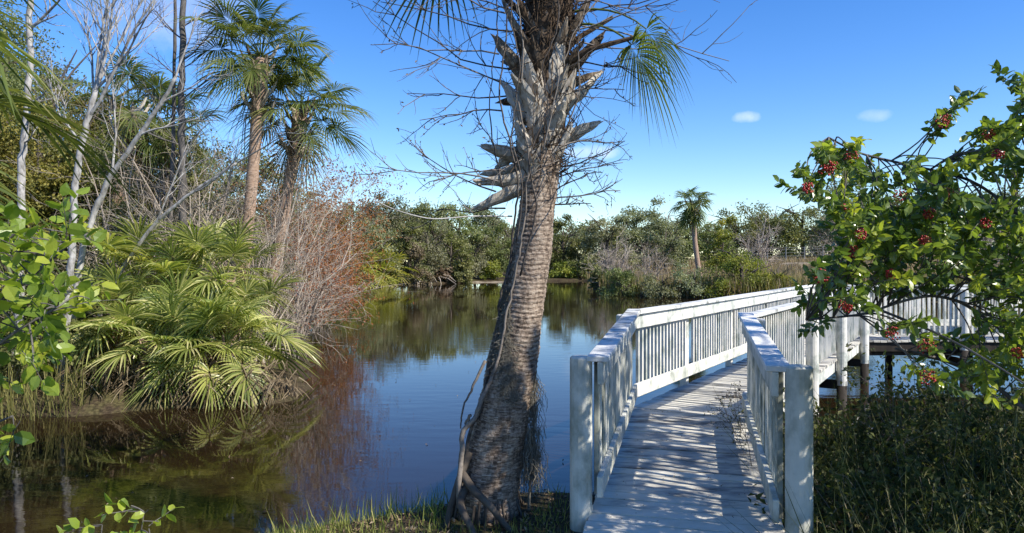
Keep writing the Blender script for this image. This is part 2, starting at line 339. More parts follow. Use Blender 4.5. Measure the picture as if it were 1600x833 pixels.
# ------------------------------------------------------------------ leaf templates
KITE = (np.array([(0, 0, 0), (.45, .5, .12), (1, 0, -.06), (.45, -.5, .12)], float), np.array([0, 3, 2, 1]), np.array([4]))
_lv = [(0, 0, 0), (.35, 0, .02), (.7, 0, 0), (1, 0, -.08), (.22, .36, .07), (.6, .40, .06), (.88, .16, 0), (.22, -.36, .07), (.6, -.40, .06), (.88, -.16, 0)]
_lf = [(0, 1, 4), (1, 2, 5, 4), (2, 3, 6, 5), (1, 0, 7), (2, 1, 7, 8), (3, 2, 8, 9)]
LEAF = (np.array(_lv, float), np.array([k for g in _lf for k in g]), np.array([len(g) for g in _lf]))
BLADE = (np.array([(0, -.5, 0), (0, .5, 0), (.55, .36, .0), (.55, -.36, .0), (1, 0, -.12)], float), np.array([0, 1, 2, 3, 3, 2, 4]), np.array([4, 3]))
def _ico():
    t = (1+5**.5)/2
    v = unit(np.array([(-1, t, 0), (1, t, 0), (-1, -t, 0), (1, -t, 0), (0, -1, t), (0, 1, t), (0, -1, -t), (0, 1, -t), (t, 0, -1), (t, 0, 1), (-t, 0, -1), (-t, 0, 1)], float))
    f = [0, 11, 5, 0, 5, 1, 0, 1, 7, 0, 7, 10, 0, 10, 11, 1, 5, 9, 5, 11, 4, 11, 10, 2, 10, 7, 6, 7, 1, 8, 3, 9, 4, 3, 4, 2, 3, 2, 6, 3, 6, 8, 3, 8, 9, 4, 9, 5, 2, 4, 11, 6, 2, 10, 8, 6, 7, 9, 8, 1]
    return (v, np.array(f), np.array([3]*20))
ICO = _ico()
def frames(d, nrm, L, W):
    """axes from leaf direction d and rough normal nrm"""
    x = unit(d); y = unit(np.cross(nrm, x)); z = np.cross(x, y)
    return np.stack((x*L[:, None], y*W[:, None], z*L[:, None]), -1)
def scatter_leaves(mb, C, L, rg, up=.4, outc=None, aspect=.5, T=KITE, v=None, droop=0.0, d=None):
    n = len(C); r = rg.normal(size=(n, 3)); dd = rg.normal(size=(n, 3)) if d is None else d+rg.normal(size=(n, 3))*.45
    dd[:, 2] -= droop
    nn = r*.7; nn[:, 2] += up
    if outc is not None: nn += unit(C-outc)*.5
    LL = L*(.7+.6*rg.random(n))
    mb.inst(T, frames(dd, nn, LL, LL*aspect), C, rg.random(n) if v is None else v)
def crown_mesh(name, material, seed, half, H, leaf, n, clumps=60, lobes=9, low=0.0, droop=.2, sig=.10):
    """leaf clumps on a heap of lobes, built at real size; half = (x, y) half widths"""
    rg = np.random.default_rng(seed); mb = MB(); S = np.array((half[0], half[1], H))
    lc, lr = [np.array((0, 0, .45))], [.48]
    for k in range(lobes):
        a = k*2.399+rg.random()*.8; z = .12+.74*rg.random(); q = (.45+.35*rg.random())*(1.0 if z < .6 else .7)
        lc.append(np.array((math.cos(a)*q, math.sin(a)*q, z))); lr.append(.24+.20*rg.random())
    lc = np.array(lc); lr = np.array(lr); pr = lr**2/np.sum(lr**2); m_ = min(half[0], half[1], H)
    C, V = [], []; per = n/clumps
    for k in range(clumps):
        j = rg.choice(len(lc), p=pr); d = unit(rg.normal(size=3)+np.array((0, 0, .15)))
        c = lc[j]+d*lr[j]*np.array((1, 1, .6))*(.55+.5*rg.random()); c[2] = max(c[2], low+.03*rg.random())
        cv = rg.random(); w = int(per*(.5+rg.random())); sg = m_*sig*(.8+.9*rg.random())
        C.append(c*S+rg.normal(size=(w, 3))*sg*np.array((1.15, 1.15, .75))); V.append(np.clip(.6*cv+.4*rg.random(w), 0, 1))
    C = np.concatenate(C); V = np.concatenate(V); C[:, 2] = np.abs(C[:, 2])
    scatter_leaves(mb, C, leaf, rg, .55, np.array((0, 0, .4*H)), .62, KITE, V, droop)
    return mb.mesh(name, material)
def limb_mesh(name, material, seed, h=1.0, r=.035, n=7, spread=.5, lean=(0, 0), z0=-.3):
    rg = np.random.default_rng(seed); mb = MB()
    mb.tube([(0, 0, z0), (lean[0]*.2, lean[1]*.2, h*.2), (lean[0]*.5+.02, lean[1]*.5, h*.5), (lean[0], lean[1], h*.85)], [r*1.5, r*1.05, r*.8, r*.3], 7)
    for k in range(n):
        t = .22+.5*rg.random(); a = k*2.4+rg.random(); q = spread*(.6+.5*rg.random())
        s = np.array((lean[0]*t, lean[1]*t, h*t)); e = s+np.array((math.cos(a)*q, math.sin(a)*q, h*(.15+.35*rg.random())))
        m_ = (s+e)/2+np.array((0, 0, .05*h))+rg.normal(size=3)*.03
        mb.tube([s, m_, e], [r*.5, r*.3, r*.1], 5, cap=False)
        for _ in range(3):
            e2 = m_+(e-m_)*rg.random()+rg.normal(size=3)*.16; mb.tube([m_, (m_+e2)/2+rg.normal(size=3)*.02, e2], [r*.22, r*.14, r*.06], 4, cap=False)
    return mb.mesh(name, material, True)

# ------------------------------------------------------------------ palm fronds
def frond_mesh(name, material, pitch, seed, Lp=.9, Rf=.85, nseg=40, droop=.35, amax=150, wseg=.038, fold=.28, curve=25, vb=(.15, .85), ragged=.0, roll=0.):
    rg = np.random.default_rng(seed); mb = MB()
    p = R_(pitch); pts = [np.zeros(3)]; K = 6
    for k in range(K):
        a = p-R_(curve)*k/K; pts.append(pts[-1]+Lp/K*np.array((math.cos(a), 0, math.sin(a))))
    mb.tube(pts, np.linspace(.016, .008, K+1)*(Rf/.85)**.5, 5, .55)
    h = pts[-1]; a = p-R_(curve); D = np.array((math.cos(a), 0, math.sin(a))); S = np.array((0, 1., 0)); Nn = np.cross(D, S); S, Nn = S*math.cos(roll)+Nn*math.sin(roll), Nn*math.cos(roll)-S*math.sin(roll)
    g = np.array((0, 0, -1.)); costa = .30*Rf
    am = R_(amax)
    for k in range(nseg):
        u = -1+2*(k+.5)/nseg; al = u*am+rg.normal()*.02
        if ragged and rg.random() < ragged: continue
        dr = math.cos(al)*D+math.sin(al)*S+Nn*fold*(abs(math.sin(al))*.9+.12*rg.normal()*.6); dr /= np.linalg.norm(dr)
        o = h+(D+g*.15)*costa*max(0, 1-abs(u)*1.25)
        L = Rf*(.80+.22*math.cos(al)-.0*u)*(.88+.2*rg.random()); W = wseg*(Rf/.85)*(1.0+.25*rg.normal()*.4)
        sv = np.cross(Nn, dr); sv /= np.linalg.norm(sv)+1e-9
        df = droop*(.65+.7*rg.random()); tw = rg.normal()*.25
        sv = sv*math.cos(tw)+np.cross(dr, sv)*math.sin(tw)
        ring = []
        for s_, w_ in ((.04, .25), (.25, .8), (.5, 1.0), (.75, .62), (1.0, .06)):
            c = o+dr*L*s_+g*df*L*max(0, s_-.30)**1.7*1.5
            # shorten as it droops
            up = np.cross(dr, sv)
            ring.append((c-sv*W*w_*.5, c-up*W*w_*.22, c+sv*W*w_*.5))
        V = np.array(ring).reshape(-1, 3); fl = []
        for q in range(4):
            b0, b1 = q*3, q*3+3; fl += [b0, b0+1, b1+1, b1, b0+1, b0+2, b1+2, b1+1]
        vv = np.clip(vb[0]+(vb[1]-vb[0])*rg.random(), 0, 1)
        tip = np.clip(vv+np.repeat(np.array((-.05, 0, .02, .12)), 2), 0, 1)
        mb.add(V, fl, [4]*8, tip)
    return mb.mesh(name, material)
PITCH = (82, 62, 42, 22, 2, -22, -48, -74)
def frond_set(name, material, **k):
    return {(pt, s): frond_mesh(name, material, pt, 100+s*17+pt, **k) for pt in PITCH for s in (0, 1)}
FR = frond_set('frond', M['frond'], droop=.5)
FRD = frond_set('dead_frond', M['frond_dead'], droop=.9, fold=.1, nseg=34, wseg=.030, ragged=.12)
FRP = frond_set('frond', M['palmetto'], droop=.36, nseg=40, Lp=.80, Rf=1.0, wseg=.044, curve=24, vb=(.0, 1.0))
FRF = frond_set('frond', M['frond'], nseg=16, wseg=.09, droop=.5)        # far palms
FRPF = {(pt, s): frond_mesh('frond', M['yellowgreen'], pt, 300+s+pt, nseg=16, wseg=.085, droop=.3, vb=(.3, 1)) for pt in PITCH for s in (0, 1)}
def put_fronds(root, fset, n, p0, p1, scale, rg, base=(0, 0, 0), name='frond', ph=0., rj=.03, jit=.08):
    for k in range(n):
        t = (k+.5)/n; pt = p0+(p1-p0)*t+rg.normal()*6
        key = min(PITCH, key=lambda q: abs(q-pt)); o = link(name, fset[(key, k % 2)], root)
        yaw = ph+k*2.39996+rg.normal()*.15
        o.rotation_euler = (rg.normal()*.26, rg.normal()*.10, yaw)
        o.location = (base[0]+rj*math.cos(yaw), base[1]+rj*math.sin(yaw), base[2]+.25*scale*(pt/90)*.6)
        s = scale*(1+rg.normal()*jit); o.scale = (s, s, s)
def sabal(label, bx, by, bz, tx, ty, tz, r, n, scale, seed, group, dead=6, fset=None, dset=None, bow=.1, ring=True, bark='palmbark2', pts0=78, pts1=-50, name='sabal_palm', cat='palm tree'):
    rg = np.random.default_rng(seed)
    root = thing(name, label, cat, (bx, by, bz), group)
    T = np.array((tx-bx, ty-by, tz-bz)); K = 26; pts, rad, = [], []
    for k in range(K+1):
        s = k/K; pts.append(T*s+np.array((bow*math.sin(math.pi*s), 0, 0))); rad.append(r*(1.25-.35*min(1, s*4)+.05*rg.normal()*.4+(.22 if s > .86 else 0)))
    pts[0] = pts[0]-np.array((0, 0, .3))
    mb = MB(); mb.tube(pts, rad, 12); mb.build('trunk', M[bark], root, True)
    mb = MB()
    for k in range(22):     # old leaf bases under the crown
        a = k*2.4; z = .80+.20*k/22; c = T*z+np.array((bow*math.sin(math.pi*z), 0, 0)); o = np.array((math.cos(a), math.sin(a), 0))
        q = r*1.0; l = r*2.2*(.7+.6*rg.random())
        mb.tube([c+o*q*.8, c+o*(q+l*.4)+np.array((0, 0, l*.5)), c+o*(q+l*.75)+np.array((0, 0, l*1.25))], [r*.42, r*.3, r*.13], 5, rg.random())
    mb.build('leaf_bases', M['pboot'], root)
    put_fronds(root, fset or FR, n, pts0, pts1, scale, rg, T, 'frond', rg.random()*6)
    if dead: put_fronds(root, dset or FRD, dead, -50, -80, scale*.95, rg, T-np.array((0, 0, r)), 'dead_frond', rg.random()*6)
    return root

# ------------------------------------------------------------------ boardwalk
bw = thing('boardwalk', 'white painted timber boardwalk with slatted railings bending out over the water', 'boardwalk', (0.9, 4.2, 0))
A1 = math.atan2(.248, 1); d1 = np.array((math.sin(A1), math.cos(A1))); A2 = R_(32); d2 = np.array((math.sin(A2), math.cos(A2))); d3 = np.array((1., 0.))
SL = .040
def zdeck(p):    # walking surface
    s = (np.dot(np.asarray(p)[:2]-np.array((.5, 4.5)), d1))
    return SL*min(s, 3.35) if s > -2 else -.08
ZD = SL*3.35
Lc = np.array((1.26, 7.80)); Rc = np.array((2.34, 7.27))                 # rail corners at the first bend
L0 = Lc-d1*3.04; R0 = Rc-d1*2.98
L2 = Lc+d2*10.2; R2 = Rc+d2*8.6                                       # corners at the second bend
L3 = L2+d3*9.0; R3 = R2+d3*8.0
def clip(poly, p0, nrm):
    o = []
    for k in range(len(poly)):
        a, b = np.array(poly[k]), np.array(poly[(k+1) % len(poly)]); da, db = np.dot(a-p0, nrm), np.dot(b-p0, nrm)
        if da >= 0: o.append(a)
        if (da >= 0) != (db >= 0): o.append(a+(b-a)*da/(da-db))
    return o
OFF = Vector(bw.location)
def bwp(v): return np.asarray(v, float)-np.array(OFF)
def decking(o, d, n, s0, s1, u0, u1, clips, seed):
    rg = np.random.default_rng(seed); mb = MB(); s = s0; pw = .140
    while s < s1:
        g = .009+.008*rg.random()
        e0, e1 = u0-.012*rg.random(), u1+.012*rg.random()
        poly = [o+d*s+n*e0, o+d*(s+pw-g)+n*e0, o+d*(s+pw-g)+n*e1, o+d*s+n*e1]
        for c in clips: poly = clip(poly, *c) if len(poly) > 2 else poly
        if len(poly) > 2:
            dz = rg.normal()*.0022; t = rg.normal()*.003; cen = np.mean(poly, 0)
            zt = lambda p, dz=dz, t=t, cen=cen: zdeck(p)+dz+t*np.dot(np.asarray(p[:2])-cen, n) - OFF.z
            pp = [q-np.array((OFF.x, OFF.y)) for q in poly]
            lift = lambda p, f_=zt: f_(np.array(p)+np.array((OFF.x, OFF.y)))
            mb.prism(pp, lambda p, l=lift: l(p)-.036, lift, rg.random())
        s += pw
    return mb.build('deck', M['deck'], bw)
n1_ = np.array((d1[1], -d1[0])); n2_ = np.array((d2[1], -d2[0])); n3_ = np.array((0, -1.))
mit = unit(Rc-Lc); mn = np.array((-mit[1], mit[0])); mn = mn if np.dot(mn, d1) > 0 else -mn
W1 = np.dot(Rc-Lc, n1_); W2 = np.dot(Rc-Lc, n2_)
decking(L0, d1, n1_, -.75, 4.2, -.02, W1+.02, [(Lc, -mn)], 1)
mit2 = unit(R2-L2); mn2 = np.array((-mit2[1], mit2[0])); mn2 = mn2 if np.dot(mn2, d2) > 0 else -mn2
decking(Lc, d2, n2_, -1.0, 11.0, -.02, W2+.02, [(Lc+mn*.006, mn), (L2, -mn2)], 2)
decking(L2, d3, n3_, -1.2, 9.0, -.02, np.dot(R2-L2, n3_)+.02, [(L2+mn2*.006, mn2)], 3)
def railing(a, b, inner, n_individual, seed, post_ts, ha=1.04, skip_cap_ext=(0, 0), pm='white'):
    """cap rail (part) with side rail, toe board, balusters and posts (sub-parts); inner = unit normal towards the walk"""
    rg = np.random.default_rng(seed); a, b = np.array(a), np.array(b); L = np.linalg.norm(b-a); d = (b-a)/L
    za, zb = zdeck(a), zdeck(b); sl = (zb-za)/L; d3_ = unit(np.array((*d, sl))); nn = np.array((*inner, 0.)); up = np.cross(d3_, nn); up = up if up[2] > 0 else -up
    pt = lambda s, z, off=0.: bwp((*(a+d*s+inner*off), za+sl*s+z))
    mb = MB(); s = -skip_cap_ext[0]; Lt = L+skip_cap_ext[1]
    cuts = [s]
    while cuts[-1] < Lt-3.0: cuts.append(cuts[-1]+ (1.05 if len(cuts) == 1 and n_individual else 2.4))
    cuts.append(Lt)
    for c0, c1 in zip(cuts[:-1], cuts[1:]):
        mb.box(pt((c0+c1)/2, ha-.02+rg.normal()*.002, .035), (d3_, nn, up), ((c1-c0)/2-.0025, .072, .019), rg.random(), .005)
    cap = mb.build('railing', M['cap'], bw)
    mb = MB(); mb.box(pt(L/2, ha-.115, .052), (d3_, nn, up), (L/2-.004, .019, .0735), .55, .004); mb.build('side_rail', M[pm], cap)
    mb = MB(); mb.box(pt(L/2, .195, .048), (d3_, nn, up), (L/2-.006, .019, .07), .5, .004); mb.build('toe_board', M[pm], cap)
    posts = [L*t for t in post_ts]
    nb = int(L/.108); rest = MB(); cnt = 0; hb = (ha-.06-.10)/2; zc = .10+hb
    for k in range(nb):
        sx = (k+.5)*L/nb
        if any(abs(sx-q) < .07 for q in posts): continue
        c = pt(sx, zc, .010); z3 = np.array((0, 0, 1.))
        h = (.017, .0175, hb)
        if cnt < n_individual:
            q = MB(); q.box(c, (np.array((*d, 0)), nn, z3), h, rg.random(), .003); q.build('baluster', M[pm], cap); cnt += 1
        else: rest.box(c, (np.array((*d, 0)), nn, z3), h, rg.random())
    if rest.V:
        o = rest.build('balusters', M['white'], cap)
        if n_individual == 0: o['kind'] = 'stuff'
    return cap, pt, posts
def post(parent, pos, z0, z1, r=.075, pm='white', dark=None):
    mb = MB(); top = z1
    if dark is not None and z0 < dark: q = MB(); q.tube([bwp((*pos, z0)), bwp((*pos, dark))], [r*.99, r*.99], 14); q.build('pile', M['pile'], parent, True); z0 = dark
    n = 18; K = 9
    mb.tube([bwp((*pos, z)) for z in np.concatenate((np.linspace(z0, z1-.012, K), [z1]))], [r]*K+[r-.012], n, .45)
    return mb.build('post', M[pm], parent, False)
inL = n1_; inR = -n1_
ob = -.083
cap, pt, ps = railing(L0, Lc, n1_, 28, 11, (0.02, .985), 1.06, pm='aged_shade_tint')
post(cap, L0+n1_*(ob-.0)+d1*.06, -.45, zdeck(L0)+1.05, .075, 'aged_shade_tint')
post(cap, Lc+n1_*ob-d1*.03, -1.6, ZD+1.0, .07, dark=-.1)
cap, pt, ps = railing(R0, Rc, -n1_, 28, 12, (0.02, .985), 1.07, pm='aged_shade_tint')
post(cap, R0-n1_*ob+d1*.03, -.45, zdeck(R0)+1.07, .080, 'aged_shade_tint')
post(cap, Rc-n1_*ob-d1*.03, -1.6, ZD+1.0, .07, dark=-.1)
cap, pt, ps = railing(Lc, L2, n2_, 42, 13, (0.005, .18, .38, .58, .78, .985), 1.04)
for t in (.18, .38, .58, .78, .985):
    q = Lc+(L2-Lc)*t; mb = MB(); mb.box(bwp((*(q+n2_*-.045), (ZD+.99-.3)/2)), (np.array((*d2, 0)), np.array((*n2_, 0)), np.array((0, 0, 1.))), (.045, .045, (ZD+.99+.3)/2), .6, .006); mb.build('post', M['white'], cap)
    mb = MB(); mb.tube([bwp((*(q-n2_*.13), -2.0)), bwp((*(q-n2_*.13), -.02))], .09, 12); mb.build('pile', M['pile'], cap, True)
cap, pt, ps = railing(Rc, R2, -n2_, 0, 14, (0.005, .34, .64, .985), 1.04)
for t in (.34, .64, .985):
    post(cap, Rc+(R2-Rc)*t+n2_*.085, -2.0, ZD+.985, .08, dark=-.32+.02*t)
cap, pt, ps = railing(L2, L3, n3_, 0, 15, (.2, .4, .6, .8, .99), 1.04)
for t in (.2, .4, .6, .8, .99): post(cap, L2+(L3-L2)*t-n3_*.085, -2.0, ZD+.985, .08, dark=-.05)
cap, pt, ps = railing(R2, R3, -n3_, 0, 16, (.25, .5, .75, .99), 1.04)
for t in (.25, .5, .75, .99): post(cap, R2+(R3-R2)*t+n3_*.085, -2.0, ZD+.985, .08, dark=-.05)
# stringers and cross beams
for a, b, nn_ in ((L0, Lc, n1_), (R0, Rc, -n1_), (Lc, L2, n2_), (Rc, R2, -n2_), (L2, L3, n3_), (R2, R3, -n3_)):
    L = np.linalg.norm(b-a); d = (b-a)/L; sl = (zdeck(b)-zdeck(a))/L
    dd = unit(np.array((*d, sl))); up = np.cross(dd, np.array((*nn_, 0.))); up = up if up[2] > 0 else -up
    mb = MB(); mb.box(bwp((*((a+b)/2+nn_*.03), (zdeck(a)+zdeck(b))/2-.135)), (dd, np.array((*nn_, 0.)), up), (L/2-.02, .02, .092), .4, .004)
    mb.build('stringer', M['pile' if abs(d[1]) < .1 else 'white'], bw)
for t in (.34, .64, .985):
    q = Rc+(R2-Rc)*t; mb = MB(); mb.box(bwp((*(q-n2_*W2/2+n2_*.06), -.30)), (np.array((*n2_, 0)), np.array((*d2, 0)), np.array((0, 0, 1.))), (W2/2+.1, .045, .07), .5, .005); mb.build('beam', M['pile'], bw)
for t in (.25, .5, .75):
    q = R2+(R3-R2)*t; mb = MB(); mb.box(bwp((*(q+np.array((0, .7))), -.30)), (np.array((0, 1., 0)), np.array((1., 0, 0)), np.array((0, 0, 1.))), (.75, .045, .07), .5, .005); mb.build('beam', M['pile'], bw)
q = MB(); q.box(bwp((*((R2+R3)/2+np.array((0, .12))), -.09)), np.eye(3), (3.9, .02, .09), .5); q.build('fascia_board', M['pile'], bw)

# ------------------------------------------------------------------ the big palm on the bank
PZ = 5.3
pal = thing('sabal_palm', 'big leaning cabbage palm with peeling leaf bases on the near bank beside the boardwalk', 'palm tree', P(762, 795, PZ))
PO = np.array(pal.location)
ctr = [(838, 758, 112), (800, 762, 106), (770, 764, 99), (740, 767, 96), (700, 773, 92), (650, 784, 90), (600, 795, 86), (550, 804, 80), (500, 813, 74), (450, 822, 69), (400, 830, 65), (350, 836, 62), (300, 842, 59), (240, 849, 58), (180, 852, 60), (100, 854, 66), (0, 858, 72), (-80, 862, 70), (-160, 866, 60)]
cy_, cx_, cw_ = (np.array([c[k] for c in ctr][::-1], float) for k in range(3))
def trunk_c(py): return P(np.interp(py, cy_, cx_), py, PZ)
def trunk_r(py): return np.interp(py, cy_, cw_)/2/F*PZ*.95
rows = np.linspace(845, -120, 720); n = 44; rg = np.random.default_rng(5)
ang = np.linspace(0, 2*math.pi, n, endpoint=False); V = []; va = []
per = rg.random(n)
for k, py in enumerate(rows):
    c = trunk_c(py)-PO; r = trunk_r(py)
    ph = k*1.15+1.1*np.sin(ang+k*.004)+.9*np.sin(ang*2+k*.017)+.6*np.sin(ang*5+k*.03)
    fl = np.interp(py, (520, 700), (1, .25)); a = .0065*np.sin(ph)*fl+.006*rg.normal(size=n)+.010*np.sin(ang*7+py*.02)*(1-fl)
    rr = r*(1+a*1.6)*(1+.03*np.sin(ang*3+py*.01)+.022*np.sin(ang*2-py*.043)+.018*np.sin(ang*4+py*.071)+.012*np.sin(py*.21+ang))
    V.append(np.stack((c[0]+rr*np.cos(ang), c[1]+rr*np.sin(ang), np.full(n, c[2])), -1)); va.append(np.clip(.5+.10*np.sin(ph)*fl*(1+np.sin(ang*3+k*.02))-.12*(1-fl)+.17*rg.normal(size=n)+.12*np.sin(ang*6+k*.01), 0, 1))
V = np.array(V); K = len(rows); i = np.arange(K-1)[:, None]; j = np.arange(n)[None]; j2 = (j+1) % n
f = np.stack(np.broadcast_arrays(i*n+j, i*n+j2, (i+1)*n+j2, (i+1)*n+j), -1).reshape(-1)
mb = MB(); mb.add(V, f, [4]*((K-1)*n), np.array(va)[:-1].ravel()); mb.build('trunk', M['ptrunk'], pal, True)
def boot(base, dirv, side, L, w0, w1, curl, v, split=True):
    """old leaf base: a strap, broad and hollow where it clasps the trunk, narrowing to a snapped-off stalk"""
    mb = MB(); K = 9; dirv = unit(dirv); side = unit(side); nrm = np.cross(side, dirv)
    ring = []
    for k in range(K):
        s = k/(K-1); w = (w0*(1-s)**1.5+w1*(1-(1-s)**1.5))*(1 if k < K-2 else (.8 if k == K-2 else .35)); th = .010+.020*s
        c = base+dirv*L*s+nrm*curl*L*s*s
        prof = [(-1, 0.25), (-.5, -.1), (0, -.22), (.5, -.1), (1, .25), (.5, .12+th/w*1.2), (0, th/w*1.6), (-.5, .12+th/w*1.2)]
        jt = .04+.06*s; ring.append([c+side*w*.5*(x+rg.normal()*jt)+nrm*w*.5*(y+rg.normal()*jt*.7)+dirv*rg.normal()*.02*s for x, y in prof])
    V = np.array(ring).reshape(-1, 3); m_ = 8; fl = []
    for k in range(K-1):
        for q in range(m_):
            q2 = (q+1) % m_; fl += [k*m_+q, k*m_+q2, (k+1)*m_+q2, (k+1)*m_+q]
    fl += list(range(m_))[::-1]+[(K-1)*m_+q for q in range(m_)]
    mb.add(V, fl, [4]*((K-1)*m_)+[m_, m_], v); return mb
rg = np.random.default_rng(21)
boots = [ # start px,py, tip px,py, depth offset of the tip (towards camera negative), width
 (838, 292, 744, 336, -.12, .15), (836, 282, 750, 298, -.20, .15), (834, 262, 750, 284, .02, .13), (836, 250, 747, 232, -.05, .15), (845, 268, 800, 205, -.24, .17),
 (848, 250, 792, 188, -.20, .15), (862, 232, 832, 150, -.26, .17), (868, 222, 940, 196, -.10, .13), (862, 200, 905, 120, -.20, .16), (848, 192, 782, 140, -.16, .15),
 (872, 170, 955, 122, -.05, .11), (840, 175, 812, 90, -.24, .17), (866, 160, 880, 62, -.26, .16), (835, 130, 765, 62, -.12, .14), (852, 120, 842, 22, -.26, .17),
 (876, 120, 952, 62, -.14, .12), (836, 90, 775, 8, -.10, .14), (870, 85, 930, 8, -.2, .14), (850, 60, 862, -50, -.25, .16), (846, 215, 880, 172, -.28, .14),
 (838, 228, 770, 262, .10, .13), (868, 250, 900, 205, .12, .12), (860, 140, 935, 100, .2, .12), (840, 110, 770, 98, .16, .12), (842, 150, 775, 166, .05, .12)]
for k in range(26):
    py = rg.uniform(60, 285); x0 = np.interp(py, cy_, cx_)+rg.uniform(-18, 18); sg = rg.choice((-1, 1)); boots.append((x0, py, x0+sg*rg.uniform(18, 42), py-rg.uniform(38, 72), rg.uniform(-.28, -.12), rg.uniform(.10, .15)))
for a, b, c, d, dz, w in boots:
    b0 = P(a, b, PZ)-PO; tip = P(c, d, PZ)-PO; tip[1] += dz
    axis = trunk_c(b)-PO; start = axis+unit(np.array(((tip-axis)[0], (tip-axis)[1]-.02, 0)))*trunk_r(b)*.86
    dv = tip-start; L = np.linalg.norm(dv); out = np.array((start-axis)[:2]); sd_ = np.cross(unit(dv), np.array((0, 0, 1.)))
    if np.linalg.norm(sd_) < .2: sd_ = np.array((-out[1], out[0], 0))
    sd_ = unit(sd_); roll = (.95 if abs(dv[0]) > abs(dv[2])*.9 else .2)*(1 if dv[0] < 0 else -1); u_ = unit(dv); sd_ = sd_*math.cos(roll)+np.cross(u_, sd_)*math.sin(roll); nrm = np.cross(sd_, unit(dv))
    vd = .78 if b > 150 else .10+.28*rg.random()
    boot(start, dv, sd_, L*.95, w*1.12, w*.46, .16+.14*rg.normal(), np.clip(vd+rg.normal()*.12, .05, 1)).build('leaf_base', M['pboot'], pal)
# crown: fibrous heart, stalks and fronds (most of it above the picture)
mb = MB()
q = [trunk_c(py)-PO for py in np.linspace(-110, 165, 24)]; mb.tube(q, [trunk_r(py)*(1.10+.05*math.sin(py*.3))*np.interp(py, (120, 165), (1, .85)) for py in np.linspace(-110, 165, 24)], 16)
for k in range(1300):
    py = rg.uniform(-100, 275); c = trunk_c(py)-PO; a = rg.random()*6.283; r = trunk_r(py)*(1.0+.12*rg.random())
    o = np.array((math.cos(a), math.sin(a), 0)); s = c+o*r; e = s+o*.09*rg.random()+np.array((rg.normal()*.07, rg.normal()*.07, rg.normal()*.16))
    mb.tube([s, (s+e)/2+o*.02, e], [.004, .003, .0015], 4, rg.random(), False)
mb.build('fibre', M['fibre'], pal)
put_fronds(pal, FR, 15, 82, 48, 1.2, rg, trunk_c(-190)-PO, 'frond', 1.1)
def hand_frond(fset, key, px, py, yaw, scale, roll=0, dy=0., root=pal, org=PO, name='frond'):
    o = link(name, fset[key], root); o.location = P(px, py, PZ)-org+np.array((0, dy, 0)); o.rotation_euler = (roll, 0, yaw); o.scale = (scale,)*3; return o
for a_, yaw, kw in (((884, 42), -.4, dict(pitch=4, seed=77, Lp=.54, Rf=.42, nseg=44, droop=.55, curve=60, wseg=.030, fold=.1, amax=115, roll=-.75)), ((884, 22), -.25, dict(pitch=10, seed=79, Lp=.62, Rf=.36, nseg=34, droop=.6, curve=60, wseg=.028, fold=.1, amax=100, roll=-.5, vb=(0, .5))),
                   ((825, -105), 2.85, dict(pitch=10, seed=78, Lp=.62, Rf=.52, nseg=34, droop=.6, curve=45, wseg=.030, vb=(0, .3), roll=.7))):
    o = link('frond', frond_mesh('frond', M['frond'], **kw), pal); o.location = P(*a_, PZ)-PO; o.rotation_euler = (0, 0, yaw)
mb = MB()
for (a, b, c, d, dz) in ((850, 120, 990, 70, -.2), (855, 60, 700, -60, -.1), (862, 40, 770, -90, .2), (845, 60, 905, -120, -.2), (858, 100, 960, 20, .1), (842, 90, 790, -20, -.22), (848, 70, 850, -60, -.25)):
    s = P(a, b, PZ)-PO; e = P(c, d, PZ)-PO; e[1] += dz
    mb.tube([s, (s+e)/2+np.array((0, dz*.3, .04)), e], [.03, .02, .014], 7, rg.random())
mb.build('leaf_stalks', M['fibre'], pal)
# roots
for pts in ([(735, 742, -.22), (722, 762, -.30), (732, 775, -.42), (745, 790, -.5), (748, 800, -.55)], [(725, 728, -.2), (745, 745, -.34), (768, 762, -.38), (785, 785, -.38), (800, 800, -.4)], [(712, 800, -.5), (700, 812, -.55), (704, 825, -.6)], [(735, 700, -.12), (718, 745, -.2), (705, 790, -.25), (700, 815, -.3)]):
    mb = MB(); q = [P(a, b, PZ)-PO+np.array((0, c, 0)) for a, b, c in pts]
    q = np.array(q); t = np.linspace(0, 1, len(q)); tt = np.linspace(0, 1, 14); q = np.stack([np.interp(tt, t, q[:, k]) for k in range(3)], -1)
    q[1:-1] = (q[:-2]+q[1:-1]*2+q[2:])/4
    mb.tube(q, np.linspace(.03, .018, 14), 8); mb.build('root', M['bark_o'], pal, True)
mb = MB(); rg = np.random.default_rng(8)
for k in range(90):
    a = rg.random()*6.283; r0 = .17+.06*rg.random(); o = np.array((math.cos(a), math.sin(a), 0)); s = o*r0+np.array((0, 0, .05+.12*rg.random())); e = o*(r0+.03+.07*rg.random())+np.array((0, 0, -.14))
    mb.tube([s, (s+e)/2+np.array((0, 0, .03)), e], [.010, .008, .005], 5, rg.random())
mb.build('root_mat', M['bark_o'], pal, True)

def spath(p, t=None, n=12):
    p = np.asarray(p, float); u = np.linspace(0, 1, len(p)); tt = np.linspace(0, 1, n)
    q = np.stack([np.interp(tt, u, p[:, k]) for k in range(p.shape[1])], -1)
    for _ in range(2): q[1:-1] = (q[:-2]+2*q[1:-1]+q[2:])/4
    return q
